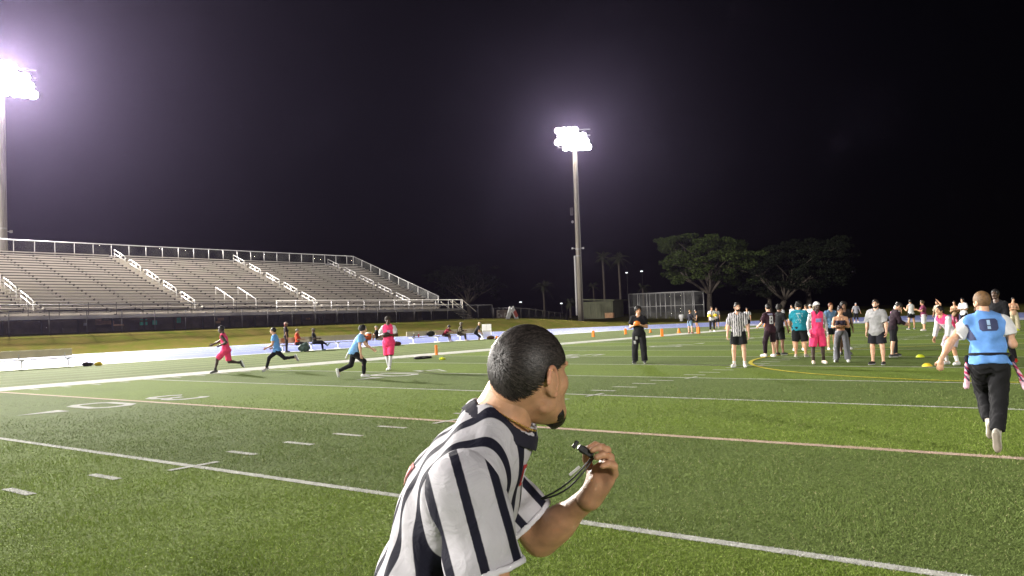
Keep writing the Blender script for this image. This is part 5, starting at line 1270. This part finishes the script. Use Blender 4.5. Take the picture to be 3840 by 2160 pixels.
lump('gym_bag', (40.6, 41.2, 0.14), (0.45, 0.22, 0.15), mat('dark_red_bag_cloth', (0.12, 0.03, 0.02), 0.7, 0.4, 8), 'dark red bag on the turf edge beside the pink passer', 'bag')
lump('kit_bag', (51.0, 41.3, 0.14), (0.45, 0.2, 0.15), mat('brown_bag_cloth', (0.10, 0.05, 0.02), 0.7, 0.4, 8), 'brown bag at the foot of the white board', 'bag')
lump('rubber_ball', (51.3, 40.9, 0.14), (0.14, 0.14, 0.14), M_ORANGE, 'small orange ball by the white board', 'ball', wr=0.0)
lump('dropped_jacket', (26.6, 25.4, 0.05), (0.55, 0.22, 0.06), M_BAGK, 'black jacket dropped flat on the turf near the first pylon', 'jacket')
lump('dropped_glove', (61.5, 24.8, 0.06), (0.25, 0.12, 0.08), M_WHITEP, 'small white cloth lying on the turf left of the striped referee', 'cloth', wr=0.005)
ck = tag(empty('drinks_cooler', (39.3, 42.5, 0.47)), 'orange drinks cooler on the bench between two seated spectators', 'cooler')
m = MB(); m.lathe([(0.19, 0), (0.21, 0.42), (0.20, 0.43)], 16); m.build('tank', mat('orange_red_plastic', (0.60, 0.10, 0.02), 0.5), ck, True)
m = MB(); m.lathe([(0.215, 0.43), (0.215, 0.49), (0.10, 0.52)], 16); m.build('lid', M_WHITEP, ck, True)
for x, z, c, lab in ((44.1, 0.47, (0.75, 0.10, 0.12), 'pink bottle standing on the bench'), (43.6, 0.47, (0.05, 0.05, 0.06), 'dark bottle standing on the bench beside the pink one')):
    bt = tag(empty('bottle', (x, 42.4, z)), lab, 'bottle', 'bottles on the bench')
    m = MB(); m.lathe([(0.05, 0), (0.05, 0.2), (0.025, 0.25)], 10); m.build('flask', mat('bottle_plastic', c, 0.4), bt, True)
    m = MB(); m.lathe([(0.027, 0.25), (0.027, 0.29)], 10); m.build('cap', M_WHITEP, bt, True)
wb = tag(empty('team_board', (51.3, 41.9, 0)), 'white folding board standing at the end of the benches', 'board')
e1 = nrm(V3(0.61, -0.79, 0))
for q in (-1, 1):
    m = MB(); m.box(tuple(e1*0.185*q+V3(0, 0, 0.95)), (0.36, 0.04, 0.50), math.atan2(e1[1], e1[0])); m.build('panel', M_WHITEP, wb, bevel=0.01)
    m = MB(); m.bar(tuple(e1*0.34*q+V3(0, 0, 0)), tuple(e1*0.34*q+V3(0, 0, 1.2)), 0.04); m.build('leg', M_BLEG, wb)
mesh_obj('skirt', [tuple(e1*-0.33+V3(0, 0, 0.1)), tuple(e1*0.33+V3(0, 0, 0.1)), tuple(e1*0.33+V3(0, 0, 0.7)), tuple(e1*-0.33+V3(0, 0, 0.7))], [(0, 1, 2, 3)], veil_mat('thin_white_net', (0.6, 0.6, 0.6), 0.6), wb)

def pylon(x, y, label, hgt=0.47, w_=0.11):
    p = tag(empty('pylon', (x, y, 0.016)), label, 'pylon', 'orange sideline pylons')
    m = MB(); v = w_/2; m.add([(-v*1.1, -v*1.1, 0), (v*1.1, -v*1.1, 0), (v*1.1, v*1.1, 0), (-v*1.1, v*1.1, 0), (-v, -v, hgt), (v, -v, hgt), (v, v, hgt), (-v, v, hgt)], [(3, 2, 1, 0), (4, 5, 6, 7), (0, 1, 5, 4), (1, 2, 6, 5), (2, 3, 7, 6), (3, 0, 4, 7)])
    m.build('foam_block', M_ORANGE, p, bevel=0.008)
    m = MB(); m.box((0, 0, 0.012), (w_*1.35, w_*1.35, 0.022)); m.build('base', M_ORANGE, p, bevel=0.006)
    p.rotation_euler = (0, 0, random.random())
pylon(29.46, 27.2, 'tall orange pylon on the sideline just right of the pink passer')
pylon(53.3, 33.3, 'orange pylon on the apron, leftmost of the far ones', 0.47, 0.16)
pylon(58.8, 33.7, 'orange pylon on the apron just left of the man in black', 0.47, 0.16)
pylon(52.1, 27.0, 'orange pylon on the sideline just right of the man in black', 0.52, 0.17)
pylon(57.9, 27.0, 'red orange pylon behind the woman in denim shorts', 0.47, 0.2)
def cone(x, y, label, mt, hgt, r, nm, cat, grp):
    p = tag(empty(nm, (x, y, 0.012)), label, cat, grp)
    if hgt > 0.2: prof = [(r, 0), (r, 0.015), (r*0.72, 0.02), (r*0.18, hgt), (r*0.05, hgt)]
    else: prof = [(r, 0), (r*0.98, 0.012), (r*0.80, hgt*0.55), (r*0.42, hgt), (r*0.25, hgt*0.98)]
    m = MB(); m.lathe(prof, 18); m.build('shell', mt, p, True)
    m = MB(); m.lathe([(r*1.02, 0.0), (r*1.02, 0.008)], 18); m.build('rim', mt, p, True)
cone(63.0, 33.7, 'small orange cone on the apron right of the man in black', M_ORANGE, 0.28, 0.16, 'traffic_cone', 'cone', 'small orange cones')
cone(70.6, 30.2, 'small orange cone behind the walker with yellow cones', M_ORANGE, 0.45, 0.2, 'traffic_cone', 'cone', 'small orange cones')
cone(78.0, 29.5, 'small orange cone left of the striped referee', M_ORANGE, 0.3, 0.2, 'traffic_cone', 'cone', 'small orange cones')
cone(60.0, 29.6, 'pale orange cone behind the fair haired woman', M_ORANGE, 0.35, 0.2, 'traffic_cone', 'cone', 'small orange cones')
cone(28.4, 5.85, 'lime disc cone on the midfield line right of the man looking down', M_YCONE, 0.085, 0.13, 'disc_cone', 'cone', 'disc cones on the turf')
cone(24.3, 4.85, 'yellow disc cone in front of the bending player', M_YELLOW, 0.085, 0.13, 'disc_cone', 'cone', 'disc cones on the turf')
cone(53.6, 6.1, 'far lime disc cone at the feet of the cream trousers', M_YCONE, 0.1, 0.18, 'disc_cone', 'cone', 'disc cones on the turf')
lump('penalty_flag', (25.9, 23.6, 0.06), (0.16, 0.10, 0.07), M_YCONE, 'yellow flag lying on the turf right of the pink passer', 'flag', wr=0.01)

# ------------------------------------------------------------------ the referee close to the camera
def stripe_mat():
    m, t, p = newmat('referee_stripe_cloth'); N, L = t.nodes, t.links
    a = N.new('ShaderNodeAttribute'); a.attribute_name = 'u'
    fr = N.new('ShaderNodeMath'); fr.operation = 'FRACT'; L.new(a.outputs['Fac'], fr.inputs[0])
    cr = N.new('ShaderNodeValToRGB'); e = cr.color_ramp.elements; cr.color_ramp.interpolation = 'LINEAR'
    e[0].position = 0.0; e[0].color = (0.010, 0.010, 0.020, 1); e[1].position = 0.33; e[1].color = (0.010, 0.010, 0.020, 1)
    for pos, c in ((0.36, (0.43, 0.42, 0.455, 1)), (0.975, (0.43, 0.42, 0.455, 1)), (1.0, (0.010, 0.010, 0.020, 1))):
        q = e.new(pos); q.color = c
    L.new(fr.outputs[0], cr.inputs[0])
    tc = N.new('ShaderNodeTexCoord'); no = N.new('ShaderNodeTexNoise'); no.inputs['Scale'].default_value = 9; no.inputs['Detail'].default_value = 5
    L.new(tc.outputs['Object'], no.inputs['Vector'])
    mr = N.new('ShaderNodeMapRange'); mr.inputs[1].default_value = 0.3; mr.inputs[2].default_value = 0.7; mr.inputs[3].default_value = 0.92; mr.inputs[4].default_value = 1.05
    L.new(no.outputs['Fac'], mr.inputs[0]); sc = N.new('ShaderNodeVectorMath'); sc.operation = 'SCALE'
    L.new(cr.outputs[0], sc.inputs[0]); L.new(mr.outputs[0], sc.inputs['Scale']); L.new(sc.outputs[0], p.inputs['Base Color'])
    p.inputs['Roughness'].default_value = 0.75; p.inputs['Specular IOR Level'].default_value = 0.12; p.inputs['Sheen Weight'].default_value = 0.0
    n2 = N.new('ShaderNodeTexNoise'); n2.inputs['Scale'].default_value = 420; L.new(tc.outputs['Object'], n2.inputs['Vector'])
    n3 = N.new('ShaderNodeTexNoise'); n3.inputs['Scale'].default_value = 14; n3.inputs['Detail'].default_value = 3; n3.inputs['Distortion'].default_value = 1.2; L.new(tc.outputs['Object'], n3.inputs['Vector'])
    b = N.new('ShaderNodeBump'); b.inputs['Strength'].default_value = 0.15; b.inputs['Distance'].default_value = 0.002; L.new(n2.outputs['Fac'], b.inputs['Height'])
    b2 = N.new('ShaderNodeBump'); b2.inputs['Strength'].default_value = 0.55; b2.inputs['Distance'].default_value = 0.016; L.new(n3.outputs['Fac'], b2.inputs['Height']); L.new(b.outputs[0], b2.inputs['Normal'])
    L.new(b2.outputs[0], p.inputs['Normal'])
    return m
M_STRIPE = stripe_mat()
def thin(u):
    k = np.floor(u); f = u-k; return k+np.where(f < 0.24, f*0.33/0.24, 0.33+(f-0.24)*0.67/0.76)
SLVS = dict(r=0.64, l=0.80)
def referee():
    J = {}
    J['pel'], J['waist'], J['chest'], J['neck'] = V3(-0.300, 0.03, 0.86), V3(-0.215, 0.03, 1.055), V3(-0.122, 0.02, 1.280), V3(-0.052, 0.008, 1.395)
    J['Tb'] = basis((0.40, 0.0, 0.92), (1, 0.02, 0)); J['Pb'] = basis((0.33, 0, 0.94), (1, 0.05, 0))
    hf = nrm(V3(0.68, 0.73, -0.08)); hu = nrm(V3(-0.02, -0.02, 1)); J['Hb'] = basis(hu, hf)
    J['skull'] = V3(-0.006, -0.004, 1.455); J['head'] = V3(0.038, -0.008, 1.516)
    J['sho_r'], J['elb_r'], J['wri_r'] = V3(-0.120, -0.160, 1.290), V3(-0.050, -0.198, 1.012), V3(0.14, -0.16, 0.86)
    J['sho_l'], J['elb_l'], J['wri_l'] = V3(-0.125, 0.205, 1.285), V3(0.052, 0.195, 1.080), V3(0.186, 0.030, 1.232)
    J['hd_r'], J['pn_r'] = nrm(V3(0.8, 0.1, -0.6)), nrm(V3(0.1, 1, 0.2))
    d = nrm(V3(0.46, -0.30, 0.84)); pn = V3(-0.85, -0.50, 0.20); J['hd_l'] = d; J['pn_l'] = nrm(pn-d*np.dot(pn, d))
    for s, h_, k, a in (('r', (-0.29, -0.065, 0.81), (-0.02, -0.07, 0.49), (-0.09, -0.07, 0.085)), ('l', (-0.29, 0.125, 0.81), (-0.34, 0.13, 0.40), (-0.70, 0.13, 0.22))):
        J['hip_'+s], J['kn_'+s], J['an_'+s] = V3(*h_), V3(*k), V3(*a)
    J['ft_r'], J['ft_l'] = nrm(V3(1, -0.1, 0)), nrm(V3(0.3, 0, -1))
    T = J['Tb']
    def attrs(v):
        q = (v-J['chest']) @ T.T
        return dict(u=q[:, 0]/0.064+8.60)
    def kit(root, J, s_):
        H, c0 = J['Hb'], J['head']; L = lambda x, y, z: c0+H[0]*x+H[1]*y+H[2]*z
        sh = [c for c in root.children if c.name.startswith('shirt')][0].data
        tree = BVHTree.FromPolygons([v.co.copy() for v in sh.vertices], [tuple(p.vertices) for p in sh.polygons])
        # dark collar lying round the neck
        ax = nrm(V3(0.52, 0.0, 0.85)); c = V3(-0.028, 0.004, 1.420)
        g = solid([rc(c-ax*0.026, c+ax*0.008, 0.106, 0.090, flat=True, flat0=True)], 0.005, 0.004); g.sub(rc(c-ax*0.10, c+ax*0.10, 0.092, 0.074), 0.004); g.wrinkle(0.0012, 4, 2)
        shell_obj('collar', g, M_CLOTH, root, (0.018, 0.017, 0.028))
        # sleeves, striped along the arm
        for s in 'rl':
            SLV = SLVS[s]; a, b_ = J['sho_'+s], J['elb_'+s]; axs = nrm(b_-a); f_ = nrm(T[1]-axs*np.dot(T[1], axs))
            g = solid([rc(a+axs*0.012, a+(b_-a)*SLV, 0.086, 0.085, flat=True), el(a+axs*0.005, (0.082, 0.090, 0.084), T)], 0.0065, 0.02); g.cut(a+(b_-a)*SLV, axs); g.wrinkle(0.0040, 21 if s == 'r' else 22)
            shell_obj('sleeve', g, M_STRIPE, root, (0.5, 0.5, 0.5), attrs=lambda v: dict(u=thin(((v-a) @ f_)/0.074+8.20)))
        # sleeve cuffs
        for s in 'rl':
            SLV = SLVS[s]; a, b_ = J['sho_'+s], J['elb_'+s]; p = a+(b_-a)*SLV; d = nrm(b_-a)
            g = solid([rc(p-d*0.012, p+d*0.003, 0.0885, 0.0895, flat=True, flat0=True)], 0.005, 0.003); g.sub(rc(p-d*0.05, p+d*0.05, 0.080, 0.080), 0.003)
            shell_obj('cuff', g, M_CLOTH, root, (0.55, 0.54, 0.58))
        # hair, combed strands over a close-cut cap
        g = solid([el(L(0, -0.010, 0.034), (0.0815, 0.1030, 0.0985), H)], 0.005, 0.01)
        g.sub(el(L(0, 0.118, -0.040), (0.095, 0.110, 0.122), H), 0.016); g.sub(el(L(0, 0.060, -0.088), (0.22, 0.150, 0.128), H), 0.016); g.cut(L(0, -0.06, -0.050), -H[2]+H[1]*0.15)
        e1c = el(L(0, 0.118, -0.040), (0.095, 0.110, 0.122), H)[0]; e2c = el(L(0, 0.060, -0.088), (0.22, 0.150, 0.128), H)[0]
        v, f = g.mesh()
        sk = np.array([0.40, 0.215, 0.125]); dk = np.array([0.015, 0.012, 0.011])
        q = (v-c0) @ H.T; fd = lambda pp: np.minimum(np.minimum(e1c(pp[:, 0], pp[:, 1], pp[:, 2]), e2c(pp[:, 0], pp[:, 1], pp[:, 2])), ((pp-c0) @ H.T)[:, 2]+0.055); fade = np.clip(fd(v)/0.030, 0, 1)[:, None]**0.8
        mesh_obj('hair', v, f, M_HAIRR, root, True, col=sk*0.62*(1-fade)+dk*fade)
        tr = BVHTree.FromPolygons([Vector(p) for p in v], [tuple(int(i) for i in p) for p in f])
        rg = np.random.default_rng(5); n = 20000; ii = rg.integers(0, len(v), n); vv = np.empty((n, 6, 3)); keep = np.zeros(n, bool); cc = np.empty((n, 3))
        for k in range(n):
            p = v[ii[k]]+rg.normal(size=3)*0.003; hit = tr.find_nearest(Vector(p))
            no = np.array(hit[1]); p = np.array(hit[0]); ql = (p-c0) @ H.T
            if np.dot(no, p-c0) < 0: no = -no
            if np.dot(no, nrm(p-c0)) < 0.6 or rg.random() > 0.12+float(fd(p[None, :])[0])/0.030: continue
            comb = H[1]*1.0-H[2]*(0.25+0.5*max(0, -ql[1]*6))*0.6+rg.normal(size=3)*0.10; comb = nrm(comb-no*np.dot(comb, no)); ln = 0.013+0.016*rg.random(); sd = np.cross(no, comb)*0.0009
            a, b_, e = p-no*0.001, p+comb*ln*0.5+no*(0.0022+0.002*rg.random()), p+comb*ln+no*0.0012*rg.random()
            vv[k] = (a-sd, a+sd, b_-sd, b_+sd, e-sd*0.4, e+sd*0.4); keep[k] = True; cc[k] = dk*(0.6+2.4*rg.random()**2)+np.array([0.022, 0.018, 0.017])*(rg.random() < 0.2)  # scattered paler strands put the sheen into the hair colour
        vv = vv[keep]; cc = cc[keep]; n = len(vv); base = np.arange(n)[:, None]*6
        F = np.concatenate([base+np.array([[0, 1, 3, 2]]), base+np.array([[2, 3, 5, 4]])]).astype(np.int32)
        o = mesh_obj('hair_strands', vv.reshape(-1, 3), F, M_HAIRR, root, True, col=np.repeat(cc, 6, 0)); o['kind'] = 'stuff'
        # goatee
        g = solid([el(L(0, 0.072, -0.094), (0.027, 0.026, 0.028), H), el(L(0, 0.078, -0.110), (0.017, 0.017, 0.022), H), rc(L(0.045, 0.045, -0.085), L(0.012, 0.078, -0.10), 0.014, 0.018), rc(L(-0.045, 0.045, -0.085), L(-0.012, 0.078, -0.10), 0.014, 0.018)], 0.005, 0.012); g.wrinkle(0.0016, 8, 6)
        shell_obj('goatee', g, M_HAIR, root, (0.010, 0.008, 0.008))
        # ears with a folded rim
        for sg in (1, -1):
            pr = []
            for t in np.linspace(-2.3, 1.7, 12):
                y, z = -0.020+0.019*math.sin(t)*-1, 0.003+0.031*math.cos(t); pr.append((0.083+0.008*math.sin(t)*0.6+0.004, y, z))
            prs = [rc(L(sg*a[0], a[1], a[2]), L(sg*b_[0], b_[1], b_[2]), 0.0052, 0.0052) for a, b_ in zip(pr, pr[1:])]+[el(L(sg*0.078, -0.014, -0.002), (0.008, 0.018, 0.028), H), el(L(sg*0.080, -0.006, -0.030), (0.006, 0.009, 0.010), H), rc(L(sg*0.083, -0.020, 0.014), L(sg*0.082, -0.010, -0.014), 0.004, 0.004)]
            shell_obj('ear', solid(prs, 0.003, 0.004), M_SKINR, root, (0.55, 0.27, 0.17))
        # gold chain
        gold = mat('gold', (0.80, 0.52, 0.16), 0.25, 0.1, 60, metal=1.0); mb = MB(); pts = []
        e1 = V3(0, 1, 0); e2 = np.cross(ax, e1); cN = c+ax*0.016
        for i in range(64):
            t = 2*math.pi*i/64; pts.append(cN+e1*math.cos(t)*0.077+e2*math.sin(t)*0.078)
        for i in range(64): mb.tube([pts[i]*0.92+pts[(i+1) % 64]*0.08, pts[(i+1) % 64]*0.92+pts[i]*0.08], [0.0026, 0.0026], 6)
        mb.build('neck_chain', gold, root, True)
        # sewn patches
        for nm, p, cols in (('chest_patch', (0.045, -0.055, 1.285), ((0.45, 0.03, 0.04), (0.60, 0.58, 0.62))), ('back_patch', (-0.26, -0.02, 1.30), ((0.50, 0.12, 0.12), (0.62, 0.35, 0.36)))):
            hit = tree.find_nearest(Vector(p)); o = hit[0]; no = hit[1]
            if no.dot(o-Vector(J['chest'])) < 0: no = -no
            up = Vector(T[2]); x = up.cross(no).normalized(); y = no.cross(x)
            for k, (hw, hh_, of) in enumerate(((0.020, 0.026, 0.003), (0.014, 0.017, 0.0048))):
                vv = []
                for b_ in range(5):
                    for a in range(5):
                        pp = o+x*hw*(a/2-1)+y*hh_*(b_/2-1); h2 = tree.find_nearest(pp); n2 = h2[1] if h2[1].dot(no) > 0 else -h2[1]; vv.append(h2[0]+n2*of)
                ff = [(b_*5+a, b_*5+a+1, b_*5+a+6, b_*5+a+5) for b_ in range(4) for a in range(4)]
                mesh_obj(nm, vv, ff, mat(nm+'_cloth', cols[k], 0.8, 0.1, 40), root, True)
        # whistle and lanyard are things of their own, held in the hand
        Mx = root.matrix_basis
        tip = J['wri_l']+J['hd_l']*0.095-V3(0.066, 0.020, -0.030)
        wt = empty('whistle'); wt.matrix_basis = Mx @ Matrix.Translation(tip); tag(wt, 'black plastic whistle pinched in the raised hand of the near referee', 'whistle')
        dv = nrm(V3(-0.75, -0.15, 0.55)); Bw = basis(dv, (0, -1, 0.2)); Mw = Matrix([tuple(r) for r in Bw]).transposed()
        m = MB(); m.box((0, 0, 0), (0.014, 0.010, 0.042), M=Mw); m.build('mouthpiece', M_BLACKP, wt, bevel=0.002)
        m = MB(); m.box(tuple(dv*0.004+Bw[1]*-0.004), (0.018, 0.018, 0.022), M=Mw); m.build('chamber', M_BLACKP, wt, bevel=0.006)
        m = MB(); m.box(tuple(dv*0.030), (0.020, 0.006, 0.010), M=Mw); m.build('bite_guard', M_BLACKP, wt, bevel=0.002)
        e = tip-dv*0.022
        end = V3(0.052, -0.02, 1.232)
        cord = empty('lanyard'); cord.matrix_basis = Mx; tag(cord, 'black cord hanging from the whistle to the referee shirt', 'lanyard')
        for k, sag in ((0, 0.010), (1, 0.018)):
            pts = [e+(end-e)*t+V3(0.004*k, -0.006*k-0.02*math.sin(math.pi*t), -sag*math.sin(math.pi*t)) for t in np.linspace(0, 1, 9)]
            m = MB(); m.tube(pts, 0.0022, 6); m.build('strand', M_BLACKP, cord, True)
        p0 = e+(end-e)*0.25; m = MB(); m.bar(tuple(p0), tuple(e+(end-e)*0.45), 0.006, 0.006); m.build('clip', M_RAILW, cord, bevel=0.001)
    person('near referee in striped shirt seen from behind, raising a whistle in his hand', (2.05*math.cos(YAW), 2.05*math.sin(YAW)), math.degrees(YAW), 1.8, None, (0.47, 0.255, 0.150),
           dict(sleeve=None, hem=-0.16, loose=0.014, o=0.022, res=0.0065, wr=0.0042, mt=M_STRIPE, attrs=attrs, neck_r=0.070, flare=0.02), dict(col=(0.012, 0.012, 0.014), length=1.95, o=0.022, nm='trousers'), (0.02, 0.02, 0.02),
           None, GP, J=J, h=0.0085, hh=0.0045, curl=dict(l=0.74, r=0.5), skin_mat=M_SKINR, extras=kit, b=0.96, neckw=0.010)
referee()
